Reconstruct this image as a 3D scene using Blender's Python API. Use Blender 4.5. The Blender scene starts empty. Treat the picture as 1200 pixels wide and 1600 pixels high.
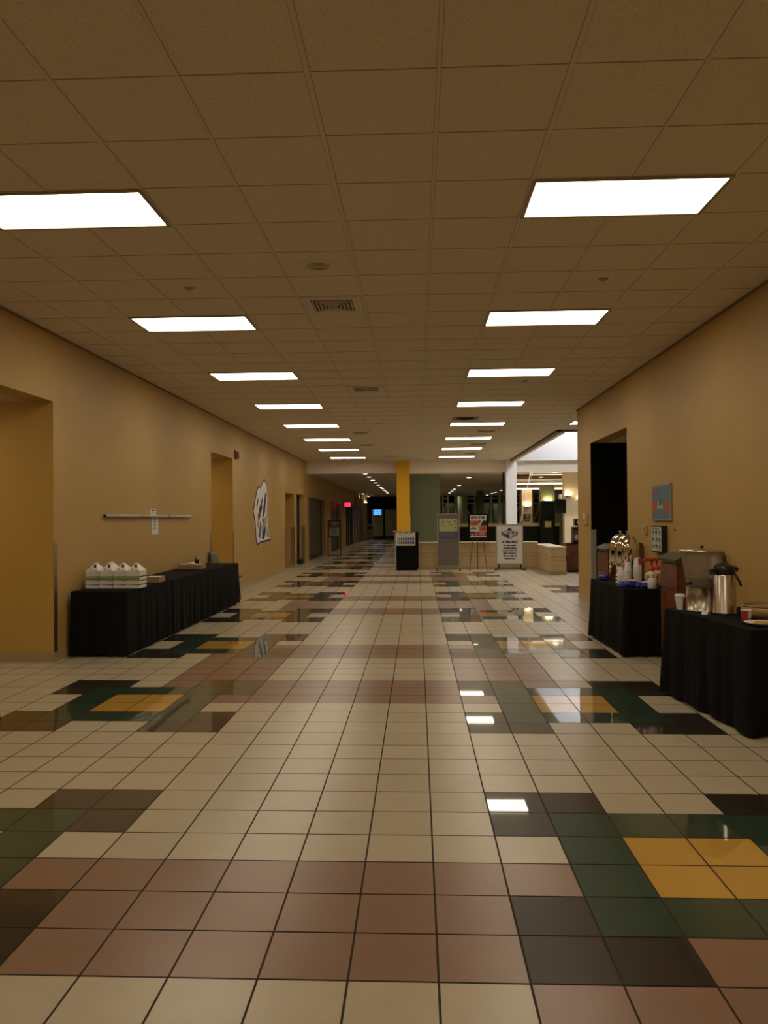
import bpy, math, random
from mathutils import Vector, Matrix
random.seed(7)
S = bpy.context.scene
C = S.collection
PI = math.pi

# ------------------------------------------------------------------ materials
def mat(name, col, rough=.6, metal=0., spec=.5, emit=None, es=0., noise=0., nscale=8., bump=0., bscale=60., trans=0., coat=0., alpha=1.):
    m = bpy.data.materials.new(name); m.use_nodes = True
    nt = m.node_tree; b = nt.nodes['Principled BSDF']
    b.inputs['Base Color'].default_value = (*col, 1)
    b.inputs['Roughness'].default_value = rough
    b.inputs['Metallic'].default_value = metal
    b.inputs['Specular IOR Level'].default_value = spec
    b.inputs['Transmission Weight'].default_value = trans
    b.inputs['Coat Weight'].default_value = coat
    b.inputs['Alpha'].default_value = alpha
    if emit:
        b.inputs['Emission Color'].default_value = (*emit, 1)
        b.inputs['Emission Strength'].default_value = es
    tc = nt.nodes.new('ShaderNodeTexCoord')
    if noise:
        n = nt.nodes.new('ShaderNodeTexNoise'); n.inputs['Scale'].default_value = nscale
        n.inputs['Detail'].default_value = 6
        nt.links.new(tc.outputs['Object'], n.inputs['Vector'])
        r = nt.nodes.new('ShaderNodeValToRGB')
        r.color_ramp.elements[0].position = .3; r.color_ramp.elements[1].position = .7
        r.color_ramp.elements[0].color = (*[c * (1 - noise) for c in col], 1)
        r.color_ramp.elements[1].color = (*[min(1, c * (1 + noise)) for c in col], 1)
        nt.links.new(n.outputs['Fac'], r.inputs['Fac'])
        nt.links.new(r.outputs['Color'], b.inputs['Base Color'])
    if bump:
        n2 = nt.nodes.new('ShaderNodeTexNoise'); n2.inputs['Scale'].default_value = bscale
        n2.inputs['Detail'].default_value = 4
        nt.links.new(tc.outputs['Object'], n2.inputs['Vector'])
        bp = nt.nodes.new('ShaderNodeBump'); bp.inputs['Strength'].default_value = bump
        bp.inputs['Distance'].default_value = .004
        nt.links.new(n2.outputs['Fac'], bp.inputs['Height'])
        nt.links.new(bp.outputs['Normal'], b.inputs['Normal'])
    return m

def tilemat(name, col, rough, var=.06, spec=.5, bump=.0, coat=0.):
    """glazed tile: colour and gloss vary a little from tile to tile, faint mottling inside each"""
    m = bpy.data.materials.new(name); m.use_nodes = True
    nt = m.node_tree; b = nt.nodes['Principled BSDF']; N = nt.nodes.new; L = nt.links.new
    tc = N('ShaderNodeTexCoord')
    mp = N('ShaderNodeMapping'); mp.inputs['Location'].default_value = (-FX / T, -FY / T, 0)
    mp.inputs['Scale'].default_value = (1 / T, 1 / T, 0)
    L(tc.outputs['Object'], mp.inputs['Vector'])
    fl = N('ShaderNodeVectorMath'); fl.operation = 'FLOOR'; L(mp.outputs['Vector'], fl.inputs[0])
    wn = N('ShaderNodeTexWhiteNoise'); wn.noise_dimensions = '2D'; L(fl.outputs[0], wn.inputs['Vector'])
    ns = N('ShaderNodeTexNoise'); ns.inputs['Scale'].default_value = 7; ns.inputs['Detail'].default_value = 2
    L(tc.outputs['Object'], ns.inputs['Vector'])
    ad = N('ShaderNodeMath'); ad.operation = 'MULTIPLY_ADD'
    L(wn.outputs['Value'], ad.inputs[0]); ad.inputs[1].default_value = var * 2; ad.inputs[2].default_value = 1 - var
    a2 = N('ShaderNodeMath'); a2.operation = 'MULTIPLY_ADD'
    L(ns.outputs['Fac'], a2.inputs[0]); a2.inputs[1].default_value = .16; a2.inputs[2].default_value = -.08
    a3 = N('ShaderNodeMath'); a3.operation = 'ADD'; L(ad.outputs[0], a3.inputs[0]); L(a2.outputs[0], a3.inputs[1])
    vm = N('ShaderNodeVectorMath'); vm.operation = 'SCALE'; vm.inputs[0].default_value = col
    L(a3.outputs[0], vm.inputs['Scale']); L(vm.outputs[0], b.inputs['Base Color'])
    b.inputs['Roughness'].default_value = rough
    b.inputs['Specular IOR Level'].default_value = spec
    b.inputs['Coat Weight'].default_value = coat; b.inputs['Coat Roughness'].default_value = .025
    if bump:
        n2 = N('ShaderNodeTexNoise'); n2.inputs['Scale'].default_value = 5; L(tc.outputs['Object'], n2.inputs['Vector'])
        bp = N('ShaderNodeBump'); bp.inputs['Strength'].default_value = bump; bp.inputs['Distance'].default_value = .002
        L(n2.outputs['Fac'], bp.inputs['Height']); L(bp.outputs['Normal'], b.inputs['Normal'])
    return m

# calibrated frame: floor tile 1 ft, ceiling module 2 ft
T, FX, FY = .3048, .0605, 2.6407
G, CX, CY, CH = .6096, .1151, 3.6178, 3.621
WL, WR = -4.0, 3.1            # side wall faces
BY = 28.4                     # cross beam
CH2 = 3.3                     # ceiling beyond the beam
LC = (1., .87, .66)

M = {}
M['t_white'] = tilemat('cream_floor_tile', (.50, .428, .302), .28, .05)
M['t_pink'] = tilemat('rose_floor_tile', (.262, .150, .096), .28, .06)
M['t_green'] = tilemat('green_floor_tile', (.020, .055, .034), .30, .15, spec=.12, coat=1.)
M['t_black'] = tilemat('dark_brown_floor_tile', (.034, .027, .019), .30, .2, spec=.12, coat=1.)
M['t_gold'] = tilemat('golden_floor_tile', (.60, .34, .05), .3, .05, spec=.15, coat=1.)
M['grout'] = mat('dark_grout', (.035, .024, .015), .9)
M['wall'] = mat('tan_wall_paint', (.485, .312, .100), .55, noise=.03, nscale=1.3, bump=.08, bscale=180)
M['wall_y'] = mat('golden_wall_paint', (.56, .35, .085), .55, noise=.03, nscale=1.3)
M['ceil'] = mat('mineral_ceiling_tile', (.735, .655, .51), .9, noise=.14, nscale=105, bump=.7, bscale=130)
M['tee'] = mat('ceiling_grid_metal', (.70, .625, .49), .6)
M['teegap'] = mat('ceiling_joint', (.37, .29, .20), .9)
M['beam'] = mat('pale_beam_paint', (.88, .81, .72), .6)
M['white'] = mat('white_paint', (.82, .81, .81), .55)
M['emit'] = mat('light_diffuser', (.9, .9, .88), .4, emit=LC, es=8.9)
M['frame'] = mat('troffer_frame_metal', (.35, .29, .2), .45)
M['metal_dark'] = mat('dark_metal', (.03, .025, .02), .4, .6)
M['black'] = mat('black_plastic', (.012, .011, .010), .35)
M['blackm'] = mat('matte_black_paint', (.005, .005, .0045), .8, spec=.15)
M['cloth'] = mat('black_tablecloth_fabric', (.0085, .0078, .0075), .95, spec=.15, noise=.25, nscale=40, bump=.4, bscale=500)
M['yellow'] = mat('golden_yellow_paint', (.86, .46, .015), .6)
M['green'] = mat('sage_green_paint', (.115, .13, .068), .7)
M['dgreen'] = mat('dark_green_laminate', (.008, .010, .0035), .8, spec=.12)
M['olive'] = mat('olive_paint', (.20, .21, .09), .6)
M['tan'] = mat('tan_laminate', (.56, .41, .22), .4, noise=.06, nscale=6)
M['tanl'] = mat('cream_ledge', (.72, .62, .45), .35)
M['cream'] = mat('cream_paint', (.62, .5, .32), .6)
M['base'] = mat('beige_base_tile', (.42, .32, .2), .35)
M['steel'] = mat('brushed_steel', (.55, .5, .42), .28, 1., noise=.06, nscale=30)
M['chrome'] = mat('polished_chrome', (.75, .7, .6), .07, 1.)
M['guard'] = mat('brushed_corner_guard', (.4, .33, .24), .35, .9)
M['mahog'] = mat('mahogany_wood', (.16, .05, .022), .35, noise=.35, nscale=5)
M['ctop'] = mat('green_grey_laminate', (.055, .06, .04), .35, noise=.15, nscale=40)
M['card'] = mat('kraft_cardboard', (.36, .22, .11), .8)
M['paper'] = mat('white_paper', (.74, .72, .70), .7)
M['paperl'] = mat('lunch_box_board', (.80, .80, .74), .6)
M['pgreen'] = mat('printed_green', (.18, .28, .04), .6)
M['navy'] = mat('printed_navy', (.03, .025, .13), .6)
M['ink'] = mat('black_ink', (.012, .011, .012), .6)
M['grey'] = mat('grey_sign_panel', (.17, .155, .135), .5, .2)
M['greyl'] = mat('light_grey_metal', (.42, .39, .34), .4, .5)
M['lime'] = mat('pale_lime_print', (.50, .54, .24), .6)
M['purple'] = mat('violet_blue_print', (.085, .08, .2), .6)
M['red'] = mat('printed_red', (.45, .03, .03), .5)
M['redp'] = mat('red_plastic', (.55, .02, .01), .35)
M['orange'] = mat('food_orange_print', (.62, .19, .07), .6)
M['pinkp'] = mat('pink_napkin', (.7, .38, .42), .8)
M['blue'] = mat('blue_plastic_film', (.015, .04, .30), .3)
M['bluel'] = mat('pale_blue_paint', (.10, .19, .26), .6)
M['coral'] = mat('coral_paint', (.40, .10, .06), .6)
M['mauve'] = mat('mauve_paint', (.22, .12, .17), .6)
M['shutter'] = mat('grey_shutter_metal', (.16, .13, .085), .45, .4)
M['seat'] = mat('slate_blue_plastic', (.06, .06, .075), .5)
M['jug'] = mat('cream_jug_plastic', (.7, .6, .4), .45)
M['frost'] = mat('frosted_clear_plastic', (.52, .45, .33), .45, spec=.5, trans=.6)
M['ice'] = mat('amber_drink', (.22, .13, .07), .3)
M['wick'] = mat('woven_bamboo', (.45, .31, .12), .5, noise=.15, nscale=30)
M['bread'] = mat('golden_pastry', (.55, .33, .10), .7, noise=.3, nscale=40)
M['screen'] = mat('blue_screen', (.02, .05, .1), .3, emit=(.08, .35, 1.), es=1.6)
M['screenm'] = mat('dark_screen_text', (.01, .02, .2), .4)
M['led'] = mat('red_led', (.2, .0, .02), .4, emit=(1., .03, .08), es=2.2)
M['dwn'] = mat('downlight_lens', (.9, .85, .7), .4, emit=(1., .9, .72), es=6.)
M['pas'] = mat('passage_lens', (.9, .85, .7), .4, emit=(1., .80, .45), es=16.)
M['scon'] = mat('sconce_glow', (.9, .85, .7), .4, emit=(1., .82, .5), es=60.)
M['cove'] = mat('cove_tube', (.9, .85, .7), .4, emit=(1., .83, .58), es=3.)
M['wellglow'] = mat('added_well_glow', (.9, .9, .9), .4, emit=(1., .985, .99), es=105.)
M['cola'] = mat('cola_dark', (.03, .008, .005), .15)
M['clear'] = mat('clear_plastic', (.5, .47, .4), .1, trans=.6)
M['mauvegrey'] = mat('grey_white_rail', (.50, .46, .42), .45)
M['rcol'] = mat('pale_green_paint', (.34, .40, .22), .6)
M['well'] = mat('well_white_paint', (.56, .56, .57), .7)
M['rib'] = mat('ribbed_grey_plastic', (.23, .21, .18), .5)
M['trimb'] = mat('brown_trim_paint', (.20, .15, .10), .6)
M['teesoft'] = mat('ceiling_joint_soft', (.50, .42, .31), .9)
M['notice'] = mat('pale_green_grey_paper', (.52, .56, .48), .6)
M['sconw'] = mat('dim_sconce_glow', (.9, .85, .7), .4, emit=(1., .85, .35), es=13.)
M['vend'] = mat('vending_front', (.42, .41, .30), .4)
M['truss'] = mat('white_truss_paint', (.75, .74, .62), .5)
M['gsil'] = mat('silver_grey_print', (.36, .36, .30), .5)

# ------------------------------------------------------------------ mesh building
class MB:
    def __init__(s): s.v = []; s.f = []; s.mi = []; s.mats = []; s.sm = []
    def _m(s, m):
        if m is None: return 0
        if m not in s.mats: s.mats.append(m)
        return s.mats.index(m)
    def add(s, vs, fs, m=None, smooth=False, X=None):
        b = len(s.v); k = s._m(m)
        for p in vs:
            p = Vector(p)
            if X is not None: p = X @ p
            s.v.append(tuple(p))
        for f in fs:
            s.f.append([b + i for i in f]); s.mi.append(k); s.sm.append(smooth)
        return s
    def box(s, x0, x1, y0, y1, z0, z1, m=None, bev=0., X=None):
        if x0 > x1: x0, x1 = x1, x0
        if y0 > y1: y0, y1 = y1, y0
        if z0 > z1: z0, z1 = z1, z0
        if bev <= 0:
            vs = [(x, y, z) for x in (x0, x1) for y in (y0, y1) for z in (z0, z1)]
            fs = [(0, 1, 3, 2), (4, 6, 7, 5), (0, 4, 5, 1), (2, 3, 7, 6), (0, 2, 6, 4), (1, 5, 7, 3)]
            return s.add(vs, fs, m, False, X)
        b = min(bev, (x1 - x0) / 2.01, (y1 - y0) / 2.01, (z1 - z0) / 2.01)
        import bmesh
        bm = bmesh.new(); bmesh.ops.create_cube(bm, size=1)
        for v in bm.verts:
            v.co = Vector(((x0 + x1) / 2 + v.co.x * (x1 - x0), (y0 + y1) / 2 + v.co.y * (y1 - y0), (z0 + z1) / 2 + v.co.z * (z1 - z0)))
        bmesh.ops.bevel(bm, geom=bm.edges[:], offset=b, segments=2, affect='EDGES')
        bm.verts.index_update()
        s.add([v.co for v in bm.verts], [[v.index for v in f.verts] for f in bm.faces], m, False, X)
        bm.free(); return s
    def lathe(s, prof, cx=0, cy=0, cz=0, n=24, m=None, X=None, cap=True, smooth=True):
        vs = []; fs = []
        for r, z in prof:
            for k in range(n):
                a = 2 * PI * k / n
                vs.append((cx + r * math.cos(a), cy + r * math.sin(a), cz + z))
        for j in range(len(prof) - 1):
            for k in range(n):
                k2 = (k + 1) % n
                fs.append((j * n + k, j * n + k2, (j + 1) * n + k2, (j + 1) * n + k))
        s.add(vs, fs, m, smooth, X)
        if cap:
            b0 = [(cx + prof[0][0] * math.cos(2 * PI * k / n), cy + prof[0][0] * math.sin(2 * PI * k / n), cz + prof[0][1]) for k in range(n)]
            b1 = [(cx + prof[-1][0] * math.cos(2 * PI * k / n), cy + prof[-1][0] * math.sin(2 * PI * k / n), cz + prof[-1][1]) for k in range(n)]
            s.add(b0, [list(range(n))[::-1]], m, False, X); s.add(b1, [list(range(n))], m, False, X)
        return s
    def cyl(s, x, y, z0, z1, r, n=20, m=None, X=None): return s.lathe([(r, z0), (r, z1)], x, y, 0, n, m, X)
    def tube(s, pts, r, n=8, m=None, X=None):
        pts = [Vector(p) for p in pts]; vs = []; fs = []
        for i, p in enumerate(pts):
            t = (pts[min(i + 1, len(pts) - 1)] - pts[max(i - 1, 0)]).normalized()
            a = Vector((0, 0, 1)) if abs(t.z) < .9 else Vector((1, 0, 0))
            u = t.cross(a).normalized(); w = t.cross(u)
            for k in range(n):
                c = 2 * PI * k / n; vs.append(p + (u * math.cos(c) + w * math.sin(c)) * r)
        for i in range(len(pts) - 1):
            for k in range(n):
                k2 = (k + 1) % n; fs.append((i * n + k, i * n + k2, (i + 1) * n + k2, (i + 1) * n + k))
        fs.append(list(range(n))[::-1]); fs.append([(len(pts) - 1) * n + k for k in range(n)])
        return s.add(vs, fs, m, True, X)
    def prism(s, poly, d0, d1, axis='y', m=None, X=None):
        """poly in the plane across `axis`, extruded from d0 to d1"""
        n = len(poly)
        def P(a, b, d): return {'y': (a, d, b), 'x': (d, a, b), 'z': (a, b, d)}[axis]
        vs = [P(a, b, d0) for a, b in poly] + [P(a, b, d1) for a, b in poly]
        fs = [list(range(n)), list(range(n, 2 * n))[::-1]] + [(k, (k + 1) % n + n if False else (k + 1) % n, (k + 1) % n + n, k + n) for k in range(n)]
        return s.add(vs, fs, m, False, X)
    def build(s, name, m=None, parent=None, loc=None, rz=0):
        me = bpy.data.meshes.new(name); me.from_pydata(s.v, [], s.f)
        mats = s.mats if s.mats else [m]
        if s.mats and m is not None and None in s.mats: pass
        for q in mats: me.materials.append(q if not isinstance(q, str) else M[q])
        me.polygons.foreach_set('material_index', s.mi)
        me.polygons.foreach_set('use_smooth', s.sm)
        me.update(); me.validate()
        import bmesh
        if len(s.f) < 8000:
            bm = bmesh.new(); bm.from_mesh(me); bmesh.ops.recalc_face_normals(bm, faces=bm.faces[:]); bm.to_mesh(me); bm.free()
        o = bpy.data.objects.new(name, me); C.objects.link(o)
        if parent: o.parent = parent
        if loc: o.location = loc
        if rz: o.rotation_euler = (0, 0, rz)
        return o

def tag(o, label=None, cat=None, group=None, kind=None):
    if label: o['label'] = label
    if cat: o['category'] = cat
    if group: o['group'] = group
    if kind: o['kind'] = kind
    return o
def thing(name, label, cat, loc=(0, 0, 0), rz=0, group=None):
    o = bpy.data.objects.new(name, None); C.objects.link(o); o.empty_display_size = .1
    o.location = loc; o.rotation_euler = (0, 0, rz)
    return tag(o, label, cat, group)
def struct(name, mb, m): return tag(mb.build(name, m), kind='structure')
def bx(*a, **k): return MB().box(*a, **k)
def dup(root, loc=None, rz=None, label=None, group=None):
    r = root.copy(); C.objects.link(r)
    if loc is not None: r.location = loc
    if rz is not None: r.rotation_euler = (0, 0, rz)
    if label: r['label'] = label
    if group: r['group'] = group
    for ch in list(root.children):
        c = ch.copy(); C.objects.link(c); c.parent = r
        for g in list(ch.children):
            d = g.copy(); C.objects.link(d); d.parent = c
    return r
def text(name, body, size, m, parent, loc, rot=(PI / 2, 0, 0), shear=0., off=0., ext=.0012, align='CENTER', sx=1.):
    cu = bpy.data.curves.new(name, 'FONT'); cu.body = body; cu.size = size; cu.align_x = align; cu.align_y = 'CENTER'
    cu.shear = shear; cu.offset = off; cu.extrude = ext; cu.resolution_u = 3
    o = bpy.data.objects.new(name + '_c', cu); C.objects.link(o)
    bpy.context.view_layer.update()
    dg = bpy.context.evaluated_depsgraph_get()
    me = bpy.data.meshes.new_from_object(o.evaluated_get(dg))
    bpy.data.objects.remove(o); bpy.data.curves.remove(cu)
    me.materials.clear(); me.materials.append(m); me.name = name
    t = bpy.data.objects.new(name, me); C.objects.link(t); t.parent = parent; t.location = loc; t.rotation_euler = rot
    t.scale = (sx, 1, 1)
    return t

# ------------------------------------------------------------------ floor
MOT = ["DDPWDD", "DGGGGD", "PGYYGW", "WGYYGW", "DGGGGD", "DDWWDD"]
def tilecol(i, j):
    r = j % 20
    if 9 <= i <= 14 and 45 <= j <= 50:
        return MOT[j - 45][i - 9].replace('P', 'W')
    if -5 <= i <= 0:
        return 'P' if r in (0, 1, 2, 13, 14, 15) else 'W'
    c = i if i > 0 else -5 - i
    if not 1 <= c <= 6: return 'W'
    if i > 0 and j > 69: return 'W'
    if r <= 5: return MOT[r][c - 1]
    if 10 <= r <= 15: return MOT[15 - r][c - 1]
    if r >= 16 and c <= 3: return 'P'
    return 'W'
KEY = {'W': M['t_white'], 'P': M['t_pink'], 'G': M['t_green'], 'D': M['t_black'], 'Y': M['t_gold']}
fb = MB()
X0, X1, Y0, Y1 = -9.3, 11.0, -3.2, 62.2
fb.add([(X0, Y0, -.0022), (X1, Y0, -.0022), (X1, Y1, -.0022), (X0, Y1, -.0022)], [(0, 1, 2, 3)], M['grout'])
fb.add([(X0, Y0, -.1), (X1, Y0, -.1), (X1, Y1, -.1), (X0, Y1, -.1)], [(3, 2, 1, 0)], M['grout'])
g = .0042
ia, ib = int((X0 - FX) / T), int((X1 - FX) / T)
for j in range(int((Y0 - FY) / T), int((Y1 - FY) / T)):
    for i in range(ia, ib):
        x, y = FX + i * T, FY + j * T
        tx, ty = random.gauss(0, .00016), random.gauss(0, .00016)
        q = [(x + g, y + g, -tx - ty), (x + T - g, y + g, tx - ty), (x + T - g, y + T - g, tx + ty), (x + g, y + T - g, -tx + ty)]
        fb.add(q, [(0, 1, 2, 3)], KEY[tilecol(i, j)])
struct('floor', fb, None)

# ------------------------------------------------------------------ ceilings
def slab(name, x0, x1, y0, y1, z, th=.12): return struct(name, bx(x0, x1, y0, y1, z, z + th), M['ceil'])
cb = MB()
OX, OY0, OY1 = 3.42, 18.79, BY
cb.box(-9.3, OX, -3.2, BY, CH, CH + .12, M['ceil'])
cb.box(OX, 11, -3.2, OY0, CH, CH + .12, M['ceil'])
# exposed grid: heavier runners every module along the hall, cross tees between
for mI in range(-15, 18):
    x = CX + mI * G
    y1 = BY if x < OX - .02 else OY0
    w = .012 if mI % 2 else .0085
    cb.box(x - w, x + w, -3.2, y1, CH - .005, CH + .001, M['tee'])
    cb.box(x - w - .004, x - w, -3.2, y1, CH - .0015, CH + .001, M['teesoft'])
    cb.box(x + w, x + w + .004, -3.2, y1, CH - .0015, CH + .001, M['teesoft'])
for k in range(-11, 41):
    y = CY + k * G
    if y > BY: break
    x1 = OX if y > OY0 - .01 else 11
    cb.box(-9.3, x1, y - .006, y + .006, CH - .003, CH + .001, M['tee'])
    cb.box(-9.3, x1, y - .011, y - .006, CH - .0015, CH + .001, M['teegap'])
struct('ceiling', cb, None)
c2 = MB()
c2.box(-9.3, 14, BY + .05, 62.2, CH2, CH2 + .12, M['ceil'])
for k in range(0, 56):
    y = BY + .5 + k * G
    c2.box(-9.3, 14, y - .006, y + .006, CH2 - .003, CH2 + .001, M['teegap'])
for mI in range(-14, 22):
    x = CX + mI * G
    c2.box(x - .01, x + .01, BY + .4, 62.2, CH2 - .004, CH2 + .001, M['tee'])
struct('ceiling', c2, None)
# raised well over the side bay
w = MB()
w.box(OX - .12, OX, OY0, BY, CH, 6.2, M['well'])
w.box(OX - .12, 11, OY0 - .12, OY0, CH + .12, 6.2, M['well'])
w.box(OX - .02, 11, BY - .24, BY + .14, CH - .04, 6.2, M['well'])
w.box(11, 11.1, OY0 - .12, BY, 0, 6.2, M['well'])
w.box(OX - .12, 11.1, OY0 - .12, BY + .14, 6.2, 6.3, M['well'])
struct('wall_well', w, None)
t = MB()   # trim edging the opening in the ceiling
t.box(OX - .10, OX - .02, OY0 - .10, BY, CH - .05, CH, M['trimb'])
t.box(OX - .02, OX + .08, OY0 - .02, BY, CH - .07, CH + .02, M['beam'])
t.box(OX - .10, 11, OY0 - .10, OY0 - .02, CH - .05, CH, M['trimb'])
struct('trim_1', t, None)

# beam and fascia
b = MB(); b.box(-4.0, 11, BY, BY + .4, 3.2, CH + .1, M['beam'])
struct('trim_2', b, None)
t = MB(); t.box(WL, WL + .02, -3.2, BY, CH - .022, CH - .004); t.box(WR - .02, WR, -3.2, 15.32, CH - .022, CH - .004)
struct('trim_shadow_line', t, M['trimb'])  # dark strip drawn in as the shadow line where walls meet ceiling

# ------------------------------------------------------------------ walls
TH = .28
lw = MB()
def seg(mb, x0, x1, y0, y1, z0=0, z1=CH, m=None): mb.box(x0, x1, y0, y1, z0, z1, m)
a, bq = WL - TH, WL
wm = M['wall']
seg(lw, a, bq, -3.2, 4.6, m=wm)
seg(lw, a, bq, 4.6, 8.5, 2.865, CH, wm)
seg(lw, a, bq, 8.5, 15.13, m=wm)
seg(lw, a, bq, 15.13, 16.93, 2.88, CH, wm)
seg(lw, a, bq, 16.93, 23.75, m=wm)
seg(lw, a, bq, 23.75, 25.45, 2.37, CH, wm)
seg(lw, a, bq, 25.45, 25.95, m=wm)
seg(lw, a, bq, 25.95, 27.75, 2.40, CH, wm)
seg(lw, a, bq, 27.75, 28.9, m=wm)
seg(lw, a, bq, 28.9, 34.1, 2.375, CH, wm)
seg(lw, a, bq, 34.1, 36.4, m=wm)
seg(lw, a, bq, 36.4, 41.2, 2.36, CH, wm)
seg(lw, a, bq, 41.2, 43.8, m=wm)
seg(lw, a, bq, 43.8, 55.2, 2.36, CH, wm)
seg(lw, a, bq, 55.2, 62.2, m=wm)
struct('wall_left', lw, None)
# side passages behind the left openings
p = MB()
p.box(-9.3, a, 8.5, 8.78, 0, CH, M['wall_y'])
p.box(-9.3, a, 4.32, 4.6, 0, CH, M['wall_y'])
p.box(-9.3, -9.2, 4.6, 8.5, 0, CH, M['wall_y'])
p.box(-9.3, a, 4.6, 8.5, 2.866, 3.0, M['cream']); p.box(-9.3, WL - .001, 8.495, 8.5, .0, 2.864, M['wall_y'])
p.box(-7.2, a, 16.93, 17.2, 0, CH, M['wall_y'])
p.box(-7.2, a, 14.85, 15.13, 0, CH, M['wall_y'])
p.box(-7.3, -7.2, 14.85, 17.2, 0, CH, M['wall_y'])
p.box(-7.2, a, 15.13, 16.93, 2.881, 3.0, M['cream']); p.box(-7.2, WL - .001, 16.925, 16.93, .0, 2.879, M['wall_y'])
p.box(-5.6, a, 23.5, 23.75, 0, 2.8, M['wall_y']); p.box(-5.6, a, 25.45, 25.7, 0, 2.8, M['wall_y'])
p.box(-5.7, -5.6, 23.5, 25.7, 0, 2.8, M['wall_y']); p.box(-5.6, a, 23.75, 25.45, 2.6, 2.7, M['wall_y'])
p.box(-4.7, a, 34.1, 34.3, 0, 2.6, wm); p.box(-4.7, a, 41.2, 41.4, 0, 2.6, wm)
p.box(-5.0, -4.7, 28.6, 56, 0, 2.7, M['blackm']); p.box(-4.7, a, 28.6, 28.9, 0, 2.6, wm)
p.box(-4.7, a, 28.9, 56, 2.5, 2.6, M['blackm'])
struct('wall_passage', p, None)

rw = MB(); ra, rb = WR, WR + TH
seg(rw, ra, rb, -3.2, 11.75, m=wm)
seg(rw, ra, rb, 11.75, 14.2, 2.875, CH, wm)
seg(rw, ra, rb, 14.2, 15.32, m=wm)
struct('wall_right', rw, None)
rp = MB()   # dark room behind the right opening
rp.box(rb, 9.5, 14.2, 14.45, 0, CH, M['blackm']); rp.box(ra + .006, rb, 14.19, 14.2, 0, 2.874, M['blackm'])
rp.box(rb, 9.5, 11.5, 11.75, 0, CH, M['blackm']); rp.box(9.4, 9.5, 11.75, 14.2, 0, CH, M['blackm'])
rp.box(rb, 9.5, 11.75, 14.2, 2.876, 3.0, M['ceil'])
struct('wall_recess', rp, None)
bk = MB(); bk.box(-9.3, 11, -3.3, -3.2, 0, CH, wm); struct('wall_back', bk, None)
rr = MB(); rr.box(10.9, 11, 14.45, 62.2, 0, CH, M['cream']); struct('wall_side', rr, None)
fw = MB(); fw.box(-9.3, 14, 62.0, 62.2, 0, CH2, M['blackm']); struct('wall_far', fw, None)

# tile skirting
bl = MB()
def skirt(mb, x, y0, y1, s):
    n = max(1, round((y1 - y0) / T)); d = (y1 - y0) / n
    for k in range(n): mb.box(x, x + s * .012, y0 + k * d + .002, y0 + (k + 1) * d - .002, 0, .10)
for y0, y1 in ((-3.2, 4.6), (8.5, 15.13), (16.93, 23.75), (25.45, 25.95), (27.75, 28.9), (34.1, 36.4), (41.2, 43.8)):
    skirt(bl, WL, y0, y1, 1)
for k in range(16): bl.box(WL - .3048 * (k + 1) + .002 + .012, WL - .3048 * k - .002 + .012, 8.488, 8.5, 0, .10)
for k in range(9): bl.box(WL - .3048 * (k + 1) + .002, WL - .3048 * k - .002, 16.918, 16.93, 0, .10)
for k in range(4): bl.box(WL - .3048 * (k + 1) + .002, WL - .3048 * k - .002, 25.438, 25.45, 0, .10)
struct('baseboard_left', bl, M['base'])
br = MB()
for y0, y1 in ((-3.2, 11.75), (14.2, 15.32)): skirt(br, WR, y0, y1, -1)
struct('baseboard_right', br, M['base'])

# steel corner guards
def guard(x, y, s, side, label, m='guard', w=.085):
    """side = +1 when the corner faces the camera (far jamb), -1 at the near jamb; s = which wall"""
    mb = MB()
    mb.box(x, x + s * .004, y, y + side * w, .10, 1.305, bev=.001)
    mb.box(x - s * w, x + s * .004, y - side * .004, y, .10, 1.305, bev=.001)
    return tag(mb.build('corner_guard', M[m]), label, 'corner guard', 'steel corner guards on the openings')
guard(WL, 8.5, 1, 1, 'steel corner guard on the wide left opening, beside the nearest black table')
guard(WL, 15.13, 1, -1, 'thin brown corner guard at the near edge of the doorway behind the blue chair')
guard(WL, 16.93, 1, 1, 'brown corner guard at the far edge of the doorway behind the blue chair', w=.1)
guard(WL, 23.75, 1, -1, 'narrow corner guard at the near side of the first far-left doorway')
guard(WL, 25.45, 1, 1, 'brown corner guard between the two narrow far-left doorways', w=.11)
guard(WL, 27.75, 1, 1, 'olive corner guard just before the first shuttered shopfront', w=.1)
M['guardl'] = mat('pale_grey_guard', (.42, .40, .35), .4)
mb = MB(); mb.box(WR - .006, WR + .09, 14.188, 14.192, .10, 1.33); mb.box(WR - .006, WR, 14.19, 14.275, .10, 1.33)
tag(mb.build('corner_guard', M['guardl']), 'bright steel corner guard on the black right-hand opening', 'corner guard', 'steel corner guards on the openings')

# ------------------------------------------------------------------ ceiling fixtures
def make_troffer(w=1.17, d=.56):
    o = thing('ceiling_light', 'x', 'ceiling light', (0, 0, CH))
    f = MB(); e = .025
    f.box(-w / 2 - e, w / 2 + e, -d / 2 - e, -d / 2, -.012, 0); f.box(-w / 2 - e, w / 2 + e, d / 2, d / 2 + e, -.012, 0)
    f.box(-w / 2 - e, -w / 2, -d / 2, d / 2, -.012, 0); f.box(w / 2, w / 2 + e, -d / 2, d / 2, -.012, 0)
    f.build('frame', M['frame'], o)
    MB().box(-w / 2, w / 2, -d / 2, d / 2, -.006, -.001).build('diffuser', M['emit'], o)
    MB().box(-.012, .012, -d / 2 - .036, -d / 2 - .02, -.016, -.002).build('latch', M['frame'], o)
    return o
ordn = ['nearest', 'second', 'third', 'fourth', 'fifth', 'sixth', 'seventh', 'farthest']
tr = None
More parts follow.
